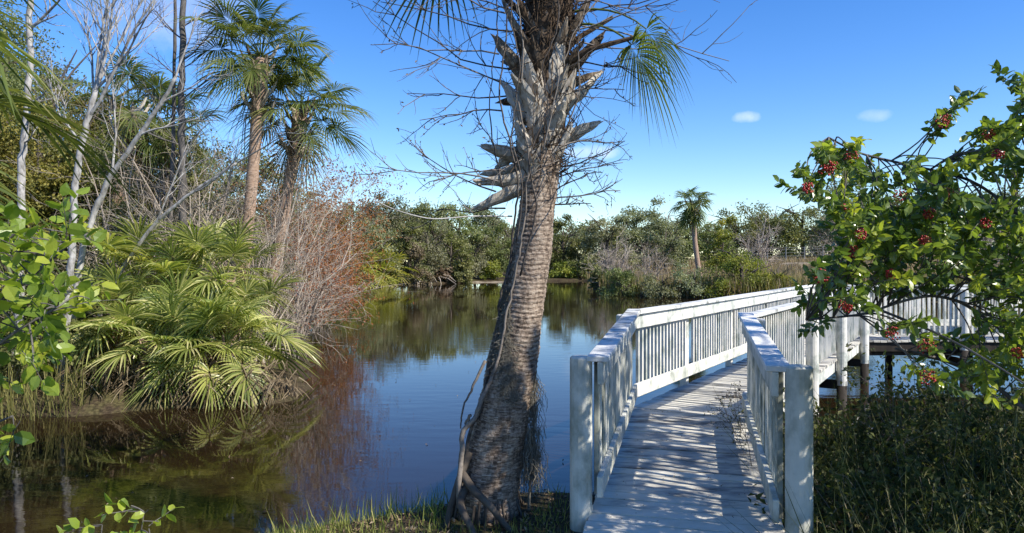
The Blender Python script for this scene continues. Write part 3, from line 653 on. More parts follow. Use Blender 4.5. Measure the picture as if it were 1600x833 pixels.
# bare climbing vine wrapped round the palm
vn = thing('climbing_vine', 'bare woody vine winding up the big palm with thin twigs reaching out sideways', 'vine', P(722, 770, PZ-.25))
VO = np.array(vn.location); rg = np.random.default_rng(33)
mb = MB()
stems = [[(722, 775, -.25), (720, 735, -.25), (722, 700, -.2), (722, 660, -.2), (738, 640, -.2), (742, 615, -.2), (758, 580, -.18), (768, 540, -.18), (772, 480, -.18), (785, 430, -.15), (800, 380, -.15), (808, 320, -.15), (815, 250, -.2), (800, 180, -.22), (812, 100, -.25), (806, 30, -.25), (800, -60, -.2)],
         [(722, 760, -.2), (728, 700, -.12), (735, 660, -.1), (748, 640, -.1), (758, 590, -.1), (772, 530, -.05), (775, 470, -.05), (790, 420, -.08), (797, 360, -.1), (800, 300, -.2), (788, 230, -.25), (776, 160, -.2), (790, 80, -.2), (796, -20, -.2)],
         [(738, 640, -.2), (728, 655, -.18), (722, 680, -.18)], [(760, 560, -.15), (740, 590, -.22), (724, 640, -.22), (722, 660, -.2)],
         [(812, 430, -.2), (840, 330, -.26), (822, 260, -.3), (855, 190, -.3), (838, 120, -.3), (868, 60, -.32), (860, -30, -.3)], [(806, 380, -.2), (818, 300, -.3), (806, 215, -.3), (820, 120, -.34), (800, 40, -.3), (812, -40, -.3)],
         [(786, 300, -.15), (770, 220, -.1), (772, 140, -.1), (782, 60, -.1), (778, -30, -.1)], [(868, 240, -.1), (905, 150, -.15), (900, 80, -.2), (915, 10, -.2), (905, -50, -.2)], [(845, 250, -.3), (870, 130, -.34), (900, 50, -.3), (960, -10, -.2)]]
for k, st in enumerate(stems):
    q = spath([P(a, b, PZ)+np.array((0, c, 0))-VO for a, b, c in st], n=len(st)*5)+rg.normal(size=(len(st)*5, 3))*.003
    r0 = (.020, .014, .012, .012, .007, .006, .006, .006, .005)[k]; q = q+np.cumsum(rg.normal(size=q.shape)*.006, 0)*np.sin(np.linspace(0, math.pi, len(q)))[:, None]
    mb.tube(q, np.interp(np.linspace(0, 1, len(q)), (0, .3, .5, 1), (r0, r0*.8, min(r0*.6, .008), .005)), 7, .3+.5*rg.random())
mb.build('stem', M['vine'], vn, True)
def twig(mb, p, d, L, r, rg, lev=0, grav=-.05, leafs=None):
    K = 6; q = [np.array(p)]; d = unit(d)
    for k in range(K):
        d = unit(d+rg.normal(size=3)*.14+np.array((0, 0, grav))); q.append(q[-1]+d*L/K)
    mb.tube(q, np.linspace(r, r*.4, K+1), 4, rg.random(), False)
    if lev < 2:
        for k in range(2 if lev else 5):
            j = rg.integers(1, K); s = rg.choice((-1, 1)); dd = unit(d+np.array((0, 0, s*.6))+rg.normal(size=3)*.35)
            twig(mb, q[j], dd, L*(.28+.22*rg.random()) if lev == 0 else L*.45, r*.6, rg, lev+1, grav+.06, leafs)
    if leafs is not None:
        for j in range(2, K+1):
            if rg.random() < .5: leafs.append(q[j])
mb = MB(); lf = []
tw = [(800, 110, 560, 72), (790, 130, 590, 90), (800, 150, 640, 125), (785, 180, 665, 150), (800, 60, 600, 20), (790, 40, 620, -10), (780, 290, 618, 238), (775, 300, 640, 262), (790, 270, 680, 245), (790, 240, 715, 195), (860, 280, 975, 240), (865, 300, 960, 278), (862, 310, 940, 305), (868, 260, 985, 245), (870, 240, 965, 200), (880, 150, 970, 145), (890, 100, 1030, 110), (890, 60, 1060, 40), (900, 30, 1080, -10), (895, 20, 1000, 10), (860, 320, 930, 320), (800, 20, 690, 0), (880, 40, 1140, 58), (905, 70, 1040, 95), (890, 10, 1110, 5), (780, 90, 620, 45), (790, 330, 650, 345)]
for a, b, c, d in tw:
    s = P(a, b, PZ)+np.array((0, rg.uniform(-.3, .15), 0))-VO; e = P(c, d, PZ)+np.array((0, rg.uniform(-.5, .4), 0))-VO
    L = np.linalg.norm(e-s); twig(mb, s, e-s, L, .0062, rg, 0, -.015, lf)
for k in range(34):
    py = rg.uniform(-30, 330); a = rg.random()*6.283; c = trunk_c(py)-VO; o = np.array((math.cos(a), math.sin(a)*.8-.2, rg.normal()*.5)); twig(mb, c+unit(o)*trunk_r(py)*1.2, o+rg.normal(size=3)*.6, .25+.3*rg.random(), .0035, rg, 1, 0, lf)
mb.build('twigs', M['vine'], vn)
mb = MB(); lf = np.array(lf); lf = lf[rg.random(len(lf)) < .38]; scatter_leaves(mb, lf, .022, rg, .2, None, .5, KITE, None, .6); mb.build('withered_leaves', M['brownleaf'], vn)
# pale dead shoot that sticks out to the left
mb = MB(); q = spath([P(a, b, PZ)+np.array((0, c, 0)) for a, b, c in ((800, 338, 0), (740, 340, -.2), (705, 345, -.3), (680, 347, -.35), (650, 340, -.4), (625, 332, -.45), (603, 320, -.5))], n=22)
mb.tube(q, np.linspace(.006, .0028, 22), 6, .9); tag(mb.build('dead_shoot', M['bark_w'], None, True), 'long pale dead shoot curving left from the big palm trunk across the far trees', 'shoot')
# hanging moss and moss patch
def moss(mb, top, L, w, nst, rg, rad=.0016):
    for k in range(nst):
        s = np.array(top)+rg.normal(size=3)*np.array((w, w, .02)); K = 7; l = L*(.5+.55*rg.random()); q = [s]
        for j in range(K): q.append(q[-1]+np.array((rg.normal()*.016, rg.normal()*.016, -l/K)))
        mb.tube(q, rad, 3, rg.random(), False)
mb = MB(); rg = np.random.default_rng(3)
for py, dx, L, w in ((600, 0, .35, .010), (640, -2, .45, .012), (690, -4, .42, .03), (720, -4, .33, .036)): moss(mb, P(834+dx, py-20, PZ-.02), L, w, 60 if w < .02 else 130, rg)
mb.tube([P(838, 560, PZ), P(832, 690, PZ), P(826, 800, PZ)], [.004, .006, .012], 5, .4)
tag(mb.build('hanging_moss', M['moss']), 'grey moss strand hanging beside the big palm trunk down to the bank', 'moss')
mb = MB()
for k in range(420):
    py = rg.uniform(470, 610); c = trunk_c(py); r = trunk_r(py); cxp = np.interp(py, (470, 540, 610), (-.78, -.45, .12)); wd = np.interp(py, (470, 560, 610), (.12, .4, .25))
    x = np.clip(cxp+rg.normal()*wd*.6, -1, .95); s = c+np.array((x*r, -math.sqrt(max(0, 1-x*x))*r*1.02, 0))
    q = [s+np.array((rg.normal()*.01*j, -.008-.006*rg.random(), -.022*j)) for j in range(5)]
    mb.tube(q, .0017, 3, rg.random(), False)
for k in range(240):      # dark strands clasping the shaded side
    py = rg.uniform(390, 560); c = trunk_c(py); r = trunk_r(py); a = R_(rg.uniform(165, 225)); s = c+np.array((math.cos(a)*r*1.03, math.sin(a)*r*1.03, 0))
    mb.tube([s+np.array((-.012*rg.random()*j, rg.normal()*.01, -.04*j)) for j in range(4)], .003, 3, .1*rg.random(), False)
tag(mb.build('moss_patch', M['moss']), 'shaggy brown moss patch clinging to the middle of the big palm trunk', 'moss')

# ------------------------------------------------------------------ leafy shrubs close to the camera
def inpoly(p, poly):
    x, y = p; c = False
    for k in range(len(poly)):
        (x1, y1), (x2, y2) = poly[k], poly[k-1]
        if (y1 > y) != (y2 > y) and x < (x2-x1)*(y-y1)/(y2-y1)+x1: c = not c
    return c
def leafy(root, limbs, tips, leafL, nleaf, lmat, bmat, rg, org, twigL=.22, aspect=.9, r0=.014, vf=None, droop=.25, bare=False, wr=.0022):
    SK = []; mb = MB()
    for l, r in limbs:
        q = spath(l, n=len(l)*4)-org; mb.tube(q, np.linspace(r, r*.4, len(q)), 7, rg.random()); SK.append(q)
    mb.build('branches', bmat, root, True)
    SK = np.concatenate(SK); tb = MB(); C, D, Vv = [], [], []
    for t in tips:
        t = np.array(t)-org; k = np.argmin(np.linalg.norm((SK-t)*np.array((1, 1, 1.0)), axis=1)); s = SK[k]; dist = np.linalg.norm(t-s)
        m_ = (s+t)/2+rg.normal(size=3)*.06*dist+np.array((0, 0, .06*dist))
        q = spath([s, m_, t], n=7); tb.tube(q, np.linspace(.0028+.004*dist, wr, 7), 5, rg.random(), False)
        d = unit(q[-1]-q[-3]); d = unit(d+np.array((0, 0, .25))+rg.normal(size=3)*.3)
        q2 = [t-d*twigL*.35]
        for j in range(5): d = unit(d+rg.normal(size=3)*.12); q2.append(q2[-1]+d*twigL/5)
        q2 = np.array(q2); tb.tube(q2, np.linspace(wr, wr*.5, 6), 4, rg.random(), False)
        base = vf(t+org) if vf else rg.random()
        nl = max(3, int(nleaf*(.6+.7*rg.random()))); ax = unit(q2[-1]-q2[0]); u = unit(np.cross(ax, rg.normal(size=3))); w = np.cross(ax, u)
        for j in range(nl):
            s_ = (j+1)/nl; p = q2[0]+(q2[-1]-q2[0])*s_; a = j*2.4+rg.normal()*.4
            C.append(p); D.append(ax*(.45+.9*s_**3)+(u*math.cos(a)+w*math.sin(a))*1.0); Vv.append(np.clip(base*.65+.35*rg.random(), 0, 1))
    tb.build('twigs', bmat, root)
    mb = MB(); scatter_leaves(mb, np.array(C), leafL, rg, .55, None, aspect, LEAF, np.array(Vv), droop, np.array(D)); mb.build('leaves', lmat, root)
def limb(l): return [P(a, b, z) for a, b, z in l]
rg = np.random.default_rng(41)
pb = thing('berry_bush', 'green bush with clusters of red berries hanging in front of the boardwalk at right', 'bush', (2.95, 3.3, gz(2.95, 3.3)))
org = np.array(pb.location)
limbs = [([org, org+(0, .05, .5), *limb([(1720, 600, 3.5), (1600, 545, 3.6), (1545, 500, 3.6), (1500, 470, 3.6), (1455, 461, 3.6), (1410, 470, 3.6), (1350, 492, 3.55), (1260, 500, 3.5)])], .012),
         ([org, org+(-.05, .1, .7), *limb([(1700, 540, 3.7), (1600, 450, 3.8), (1520, 440, 3.9), (1450, 415, 3.9), (1380, 385, 3.9), (1320, 350, 3.8), (1280, 310, 3.8)])], .013),
         ([org, org+(0, .1, .9), *limb([(1720, 460, 3.6), (1600, 340, 3.6), (1520, 280, 3.6), (1430, 260, 3.6), (1340, 240, 3.6), (1295, 215, 3.6)])], .011),
         ([org, org+(.1, 0, 1.0), *limb([(1760, 420, 3.4), (1660, 300, 3.4), (1590, 220, 3.5), (1600, 120, 3.5)])], .007),
         ([org, org+(0, .1, .4), *limb([(1720, 690, 3.9), (1600, 640, 4.2), (1540, 590, 4.3), (1470, 560, 4.2), (1400, 545, 4.0)])], .02),
         ([org, org+(.4, .1, .9), (4.0, 3.6, 2.0), (4.3, 3.8, 3.0)], .03), ([org, org+(.5, .4, .8), (4.2, 4.6, 1.8), (5.2, 5.2, 2.6)], .03), ([org, org+(.6, .1, .7), (4.6, 3.6, 1.6), (6.0, 4.2, 2.4)], .026)]
poly = [(1242, 292), (1282, 205), (1330, 232), (1390, 262), (1440, 225), (1462, 178), (1500, 192), (1530, 225), (1568, 190), (1588, 130), (1620, 100), (1740, 40), (1850, 300), (1800, 640), (1600, 590), (1530, 600), (1470, 590), (1405, 560), (1350, 480), (1300, 512), (1228, 495), (1282, 430), (1298, 400), (1290, 350)]
tips = []
while len(tips) < 430:
    p = (rg.uniform(1225, 1850), rg.uniform(40, 640))
    if not inpoly((p[0]-16, p[1]), poly): continue
    if 1340 < p[0] < 1530 and 450 < p[1] < 565 and rg.random() < .88: continue
    if p[0] < 1560 and p[1] < 330 and rg.random() < .25: continue
    tips.append(P(*p, rg.uniform(3.1, 4.1)))
clusters = [(1545, 208), (1475, 185), (1300, 255), (1262, 290), (1318, 322), (1408, 302), (1345, 362), (1333, 390), (1418, 382), (1282, 428), (1322, 474), (1395, 518), (1448, 538), (1590, 548), (1448, 585), (1452, 330), (1392, 425), (1560, 238), (1445, 372), (1480, 300), (1290, 262), (1540, 345), (1330, 240)]
clz = [rg.uniform(3.05, 3.3) for _ in clusters]
for (a, b), z in zip(clusters, clz):
    tips += [P(a, b-6, z+.02), P(a+rg.normal()*14, b-10, z+.12)]
tips += [P(a, b, 3.45) for a, b in ((1580, 190), (1600, 150), (1590, 125), (1560, 215), (1610, 190), (1520, 240), (1475, 195), (1462, 205), (1625, 130))]
nn_ = len(tips)+130     # the rest of the bush, right of the picture
while len(tips) < nn_:
    y_ = rg.uniform(2.4, 4.6); x_ = rg.uniform(.74*y_, .74*y_+1.9); tips.append(np.array((x_, y_, rg.uniform(.5, min(2.6, 1.25+.45*(x_-2.2))))))
leafy(pb, limbs, tips, .049, 27, M['pepper'], M['bark_d'], rg, org, .24, .62, vf=lambda t: float(np.clip(rg.normal(.42, .28), 0, 1)))
for k, (a, b) in enumerate(clusters):
    c = P(a, b, clz[k]-.03); n = int(rg.uniform(35, 80)); pts = rg.normal(size=(n, 3)); pts *= np.minimum(1, 1.7/np.linalg.norm(pts, axis=1))[:, None]; pts *= np.array((.019, .019, .018))*rg.uniform(.6, 1.1); pts[:, 2] -= .01
    mb = MB(); rr = .0041*(.8+.4*rg.random(n)); mb.inst(ICO, np.eye(3)[None]*rr[:, None, None], c-org+pts, rg.random(n))
    mb.build('berry_cluster', M['berry'], pb, True)
st = thing('slim_tree', 'leafy tree standing to the right of the berry bush outside the picture, shading the bank', 'tree', (5.3, 5.4, gz(5.3, 5.4))); org = np.array(st.location)
tips = []
hq = np.array((-sd.x, -sd.y)); hq /= np.linalg.norm(hq); hr = np.array((hq[1], -hq[0])); q0, r0_ = float(np.dot((-.17, 5.3), hq)), float(np.dot((-.17, 5.3), hr))
while len(tips) < 500:
    r_ = rg.uniform(r0_-.3, r0_+4.2); q_ = rg.uniform(-3.4, .2); x_, y_ = q_*hq+r_*hr
    zl = .75+(q0-q_)*math.tan(R_(SUN_EL))-1.2*max(0, r_-r0_-2.4)
    hi = len(tips) < 270; z_ = zl-abs(rg.normal())*(.75 if r_ < r0_+.7 else 1.2) if hi else rg.uniform(.6, 1.0+max(.2, -q_)*.9)
    if not hi and r_ < r0_+.5: continue
    if x_ > .75*y_+.1 and z_ > .5: tips.append(np.array((x_, y_, z_)))
leafy(st, [([org, org+(0, .05, 1.5), org+(-.05, .1, 3.2), org+(0, 0, 5.2)], .06), ([org+(0, .05, 1.2), org+(-.6, -.5, 2.4), org+(-.9, -.9, 3.8)], .03), ([org+(0, .08, 1.6), org+(.1, .5, 3), org+(.3, .8, 3.8)], .03)], tips, .085, 20, M['oak'], M['bark_o'], rg, org, .24, .8)
# lime-green shrub hanging in from the left edge
ls = thing('leafy_shrub', 'lime green broad leaved shrub at the left edge in front of the pale trunks', 'shrub', (-3.15, 3.3, gz(-3.15, 3.3)))
org = np.array(ls.location); rg = np.random.default_rng(52)
limbs = [([org, *limb([(-170, 620, 3.2), (-60, 520, 3.15), (40, 440, 3.1), (110, 380, 3.1)])], .013), ([org, *limb([(-200, 700, 3.2), (-80, 600, 3.0), (20, 520, 3.0), (90, 480, 3.0)])], .011), ([org, *limb([(-220, 560, 3.3), (-90, 440, 3.3), (0, 385, 3.3), (30, 360, 3.3)])], .011), ([org, *limb([(-200, 760, 3.1), (-80, 690, 3.0), (20, 650, 3.0)])], .01)]
poly = [(-150, 380), (-30, 360), (35, 350), (80, 375), (100, 330), (150, 345), (165, 380), (120, 430), (150, 470), (110, 545), (60, 560), (35, 600), (20, 690), (-150, 700)]
tips = []
while len(tips) < 100:
    p = (rg.uniform(-150, 165), rg.uniform(330, 700))
    if inpoly(p, poly) and not (590 < p[1] < 630): tips.append(P(*p, rg.uniform(2.8, 3.5)))
leafy(ls, limbs, tips, .070, 9, M['lime'], M['bark_d'], rg, org, .2, .82, vf=lambda t: float(np.clip(rg.normal(.55, .3), 0, 1)), droop=.15)
sp = thing('seedling_shrub', 'small bright green sprig with rounded leaves in the bottom left corner', 'shrub', (-1.85, 3.25, gz(-1.85, 3.25)))
org = np.array(sp.location)
limbs = [([org, *limb([(150, 1000, 3.2), (150, 900, 3.2), (160, 820, 3.2)])], .006), ([org, *limb([(200, 960, 3.2), (215, 870, 3.2), (225, 800, 3.2)])], .006)]
leafy(sp, limbs, [P(a, b, z) for a, b, z in ((140, 822, 3.2), (190, 800, 3.15), (222, 805, 3.2), (248, 815, 3.25), (165, 850, 3.1), (235, 840, 3.1), (185, 840, 3.2), (120, 850, 3.3), (205, 790, 3.2))], .056, 8, M['lime'], M['bark_d'], rg, org, .12, .85, vf=lambda t: float(np.clip(rg.normal(.45, .2), 0, 1)), droop=0)

# ------------------------------------------------------------------ undergrowth, grass, litter on the near bank
def blades(name, matl, pts, hmin, hmax, w, rg, lean=.45, tag_=None, v=None):
    n = len(pts); mb = MB(); h = rg.uniform(hmin, hmax, n); a = rg.random(n)*6.283
    d = np.stack((np.cos(a)*lean*rg.random(n)*1.6, np.sin(a)*lean*rg.random(n)*1.6, np.ones(n)), -1)
    nn = np.stack((np.cos(a), np.sin(a), np.full(n, .15)), -1)
    mb.inst((BLADE[0]*np.array((1, 1, 2.2)), BLADE[1], BLADE[2]), frames(d, nn, h, np.full(n, w)), pts, rg.random(n) if v is None else v)
    o = mb.build(name, matl); o['kind'] = 'stuff'
    if tag_: o['label'], o['category'] = tag_
    return o
def on_ground(x, y, dz=-.02): return np.column_stack((x, y, gh(np.column_stack((x, y)))+dz))
rg = np.random.default_rng(61)
def walk_mask(x, y):   # True where clear of the boardwalk
    q = np.column_stack((x, y)); s = (q-L0)@d1; u = (q-L0)@n1_; s2 = (q-Lc)@d2; u2 = (q-Lc)@n2_
    return ~(((u > -.18) & (u < W1+.18) & (s < 3.6)) | ((u2 > -.3) & (u2 < W2+.2) & (s2 > -.6)))
x = rg.uniform(1.4, 9, 11000); y = rg.uniform(3.2, 7.8, 11000); k = walk_mask(x, y) & (x > .1*y+.9) & (sdist(np.column_stack((x, y)), NEAR) > .02)
blades('tall_grass', M['weed'], on_ground(x[k], y[k]), .2, .95, .008, rg, 2.3, ('tangled shaded tall grass on the bank right of the boardwalk', 'grass'))
mb = MB(); C, D, Vv = [], [], []
for k in range(2300):
    x, y = rg.uniform(1.6, 7.9), 7.8-4.4*rg.random()**1.3
    if not walk_mask(np.array([x]), np.array([y]))[0] or sdist([(x, y)], NEAR)[0] < .03: continue
    h = rg.uniform(.3, .75)*(1.25 if rg.random() < .06 else 1)*np.interp(y, (4.5, 6.5), (.75, 1.1))*(.8+.3*math.sin(x*2.3+y*1.1)*math.sin(y*2.9-x))*(1.35 if y > 6.3 else 1); q = [np.array((x, y, gz(x, y)-.02))]; d = np.array((rg.normal()*.5, rg.normal()*.5, 1.))
    for j in range(6): d = unit(d+rg.normal(size=3)*.26); q.append(q[-1]+d*h/6)
    mb.tube(q, np.linspace(.004, .0015, 7), 4, rg.random(), False)
    b = rg.random()
    for j in range(2, 7):
        for _ in range(5): C.append(q[j]+rg.normal(size=3)*.03); D.append(unit(rg.normal(size=3)+np.array((0, 0, .3)))); Vv.append(np.clip(.6*b+.4*rg.random(), 0, 1))
o = mb.build('weed_stems', M['vine']); o['kind'] = 'stuff'; o['label'] = 'thin stems of the leafy undergrowth right of the boardwalk'; o['category'] = 'undergrowth'
mb = MB(); scatter_leaves(mb, np.array(C), .056, rg, .7, None, .55, KITE, np.array(Vv), .1, np.array(D)); o2 = mb.build('leaves', M['weed'], o); o2['kind'] = 'stuff'
x = rg.uniform(-3.4, .4, 16000); y = rg.uniform(3.6, 5.9, 16000); q = np.column_stack((x, y)); s_ = sdist(q, NEAR)
dn = .35+.9*np.clip((-.75-x)/.8, 0, 1); k = (s_ > .01) & (rg.random(len(x)) < dn) & (np.hypot(x+.17, y-5.3) > .3) & ((np.sin(x*5+y*3)+np.sin(x*2.3-y*6) > -1.0))
blades('grass', M['grass'], on_ground(x[k], y[k], -.01), .03, .12, .006, rg, .8, ('short sunlit grass along the edge of the near bank', 'grass'))
x = rg.uniform(-1.6, -.45, 260); y = rg.uniform(4.9, 5.75, 260); k = (sdist(np.column_stack((x, y)), NEAR) > -.02)
blades('sedge', M['grass'], on_ground(x[k], y[k], -.01), .12, .26, .007, rg, .8, ('taller grass tufts at the water edge left of the big palm', 'grass'))
x = rg.uniform(-1.6, .7, 1500); y = rg.uniform(4.6, 5.8, 1500); k = sdist(np.column_stack((x, y)), NEAR) > .03; p = on_ground(x[k], y[k], .008)
mb = MB(); scatter_leaves(mb, p, .035, rg, 2.0, None, .5, KITE, None, 0); o = mb.build('leaf_litter', M['litter']); o['kind'] = 'stuff'; o['label'] = 'dry fallen leaves scattered on the dark soil under the palm'; o['category'] = 'litter'
# weeds pushing through the right-hand railing, and a fallen twig on the deck
rg = np.random.default_rng(71)
for k in range(9):
    mb = MB(); lf = []; t = rg.uniform(.5, .95); q = R0+(Rc-R0)*t-n1_*(.05+.12*rg.random()); twig(mb, (*q, zdeck(q)-.02), np.array((-n1_[0]*.35, -n1_[1]*.35, 1))+rg.normal(size=3)*.25, rg.uniform(.25, .6), .0028, rg, 0, .0, lf)
    o = mb.build('railing_weed', M['vine']); tag(o, 'straggly thin weed growing through the right hand railing onto the deck', 'weed', 'weeds growing through the railing')
    if lf: mb = MB(); scatter_leaves(mb, np.array(lf)[::2], .028, rg, .4, None, .4); mb.build('leaves', M['weed'], o)
mb = MB(); lf = []; q = np.array((2.30, 8.35)); twig(mb, (*q, zdeck(q)+.012), (1, .25, .02), .42, .006, rg, 0, -.004, lf); twig(mb, (*(q+(.1, .08)), zdeck(q)+.012), (1, -.2, .02), .3, .005, rg, 0, -.004, lf)
lf = np.array(lf); lf[:, 2] = np.maximum(lf[:, 2], zdeck(q)+.01); scatter_leaves(mb, lf, .035, rg, .4, None, .45)
tag(mb.build('fallen_twig', M['bark_d']), 'dark fallen twig with dry leaves lying on the boardwalk at its bend', 'twig')
p = []
for k in range(150):
    s_, u = rg.uniform(0, 3.2), rg.uniform(.1, W1-.05); q = L0+d1*s_+n1_*u; p.append((*q, zdeck(q)+.006))
mb = MB(); scatter_leaves(mb, np.array(p), .016, rg, 3, None, .5); o = mb.build('deck_litter', M['litter']); o['kind'] = 'stuff'; o['label'] = 'tiny dry leaf scraps scattered over the boardwalk planks'; o['category'] = 'litter'

x = rg.uniform(-6, 3, 170); y = 5+26*rng.random(170)**1.6; q_ = np.column_stack((x, y)); k = (np.maximum(sdist(q_, NEAR), sdist(q_, FAR)) < -.15) & walk_mask(x, y)
mb = MB(); scatter_leaves(mb, np.column_stack((q_[k], np.full(k.sum(), WZ+.006))), .05, rg, 6, None, .5); o = mb.build('floating_leaves', M['litter']); o['kind'] = 'stuff'; o['label'] = 'scattered dry leaves floating on the still creek'; o['category'] = 'leaves'
# ------------------------------------------------------------------ left bank: palmetto thicket
pm = [ # px, base z offset, Z, number of fronds, scale, tilt, label
 (190, 13.2, 18, .80, 'palmetto at the left end of the waterside clump, fronds spilling left'), (242, 12.75, 18, .78, 'palmetto in the middle left of the waterside clump, low over the water'),
 (312, 12.65, 18, .78, 'palmetto in the centre of the waterside clump with dry stubs below'), (352, 12.8, 18, .76, 'palmetto in the right half of the waterside clump above the bank'),
 (372, 13.5, 18, .78, 'palmetto at the right end of the waterside clump, fronds over the water'), (212, 14.0, 18, .86, 'tall palmetto at the back left of the waterside clump'),
 (285, 14.1, 18, .84, 'tall palmetto at the back middle of the waterside clump under bare twigs'), (352, 14.0, 19, .86, 'tall upright palmetto at the back right of the waterside clump')]
pz = (1.1, .7, .62, .75, .95, 1.7, 1.55, 1.75)
for k, ((px, Y, n, s, lab), hz) in enumerate(zip(pm, pz)):
    rg = np.random.default_rng(80+k); x = (px-800)/F*Y; z = gz(x, Y)
    root = thing('palmetto', lab, 'palmetto', (x, Y, z), 'palmettos in the clump at the water edge')
    mb = MB(); hz = hz-.0; mb.tube([(0, 0, -.2), (.03, 0, hz*.5), (0, 0, hz)], [.14, .12, .13], 9)
    for q in range(26):
        a = q*2.4; zz = hz*(q/26); o = np.array((math.cos(a), math.sin(a), 0)); mb.tube([o*.11+(0, 0, zz), o*.2+(0, 0, zz+.12), o*.26+(0, 0, zz+.25)], [.045, .03, .012], 5, rg.random())
    mb.build('stem', M['palmbark2'], root)
    put_fronds(root, FRP, n-3, 84, -38, s*.88, rg, (0, 0, hz), 'frond', rg.random()*6, jit=.17)
    put_fronds(root, FRD, 4, -45, -80, s*.75, rg, (0, 0, hz*.75), 'dead_frond', rg.random()*6)
mb = MB(); rg = np.random.default_rng(90)
for k in range(900):
    px = rg.uniform(90, 478); Y = rg.uniform(12.0, 13.2); x = (px-800)/F*Y
    if sdist([(x, Y)], FAR)[0] < -.03: continue
    s = np.array((x, Y, gz(x, Y)+rg.uniform(.05, .5))); d = np.array((rg.normal()*.5, -.4-.5*rg.random(), -.5)); L = rg.uniform(.15, .5)
    mb.tube([s, s+d*L*.5, s+d*L+np.array((0, 0, -.05))], [.012, .009, .003], 3, rg.random(), False)
o = mb.build('dry_stubs', M['frond_dead']); o['kind'] = 'stuff'; o['label'] = 'dry broken frond stubs hanging along the muddy edge under the palmettos'; o['category'] = 'dead fronds'
x = rg.uniform(-9.8, -6.7, 700); y = rg.uniform(10.75, 12.2, 700); s_ = sdist(np.column_stack((x, y)), FAR); k = (s_ > -.25) & (s_ < .8)
blades('reeds', M['reedgreen'], on_ground(x[k], y[k]), .4, 1.0, .016, rg, .5, ('green reeds at the water edge left of the palmetto clump', 'reeds'))

# ------------------------------------------------------------------ left bank: palms
def at(px, py, Z): return P(px, py, Z)
def palm_at(label, bpx, Yb, tpx, tpy, Yt, r, n, s, seed, grp, **k):
    x = (bpx-800)/F*Yb; t = P(tpx, tpy, Yt); return sabal(label, x, Yb, gz(x, Yb), *t, r, n, s, seed, grp, **k)
G = 'cabbage palms standing on the left bank'
palm_at('tall cabbage palm with pinkish trunk, tallest crown above the palmetto clump', 362, 15.2, 408, 92, 15.2, .135, 28, .80, 201, G, dead=2, bow=.06, pts1=-18)
palm_at('cabbage palm leaning right with full crown just right of the tallest palm', 400, 16.4, 470, 172, 16.2, .135, 28, .80, 202, G, dead=3, bow=.05, pts1=-35)
palm_at('yellowish cabbage palm half hidden behind the bare pale trees', 150, 19, 200, 175, 19, .19, 22, .95, 203, G, dead=5)
palm_at('low shaded cabbage palm behind the bare trees with drooping fronds', 232, 20, 262, 205, 20, .17, 18, 1.0, 204, G, dead=6)
sabal('cabbage palm whose fronds hang into the left edge of the picture', -4.75, 4.15, gz(-4.75, 4.15), -4.65, 4.5, 3.0, .15, 20, 1.15, 205, None, dead=0, pts1=-40)

# ------------------------------------------------------------------ bare trees
def grow(mb, p, d, L, r, lev, mx, rg, up=.1, wig=.16, kids=(5, 4, 3), ang=.8, tips=None, sides=(8, 6, 5, 4, 3), thin=.55, start=.25, ratio=.55):
    K = 7 if lev == 0 else (5 if lev == 1 else 4); q = [np.array(p, float)]; d = unit(d)
    for k in range(K):
        d = unit(d+rg.normal(size=3)*wig*(1 if lev else .5)+np.array((0, 0, up*(1 if lev else .3)))); q.append(q[-1]+d*L/K)
    rad = np.linspace(r, r*(.35 if lev else .45), K+1); mb.tube(q, rad, sides[min(lev, 4)], .35+.4*rg.random(), False)
    if lev >= mx:
        if tips is not None: tips += q[2:]
        return
    n = kids[min(lev, len(kids)-1)]
    for k in range(n):
        t = start+(1-start)*(k+rg.random())/n; j = min(K-1, int(t*K)); s = q[j]+(q[j+1]-q[j])*(t*K-j); dd = unit(q[j+1]-q[j])
        a = unit(np.cross(dd, rg.normal(size=3))); an = ang*(.7+.6*rg.random()); nd = dd*math.cos(an)+a*math.sin(an)
        grow(mb, s, nd, L*ratio*(1.15-.5*t)*(.8+.4*rg.random()), max(.003, rad[j]*thin), lev+1, mx, rg, up, wig*1.15, kids, ang, tips, sides, thin, .2, ratio)
def bare_path(label, pts, r0, r1, bark, seed, group, branches, name='bare_tree', mx=2, rtw=.02, up=.12, ang=.7, kids=(5, 4, 3), cat='bare tree', wig=.14):
    """trunk along given points, then limbs (start index fraction, end point, radius)"""
    rg = np.random.default_rng(seed); q = spath([P(a, b, z) for a, b, z in pts], n=len(pts)*5)
    x, y = q[0][0], q[0][1]; q[0][2] = gz(x, y)-.15
    root = thing(name, label, cat, (x, y, gz(x, y)), group); org = np.array(root.location); q = q-org
    q[2:-1] += rg.normal(size=(len(q)-3, 3))*r0*.14
    mb = MB(); mb.tube(q, np.linspace(r0, r1, len(q))*(1+.05*rg.normal(size=len(q))), 10, .5); mb.build('trunk', M[bark], root, True)
    mb = MB()
    for (a, b, z, c, d, z2, r) in branches:
        s, e = P(a, b, z)-org, P(c, d, z2)-org; j = np.argmin(np.linalg.norm(q-s, axis=1)); s = q[j]
        grow(mb, s, e-s, np.linalg.norm(e-s), r, 0, mx, rg, up, wig, kids, ang)
    mb.build('branches', M[bark], root, True); return root
G = 'bare grey trees on the left bank'
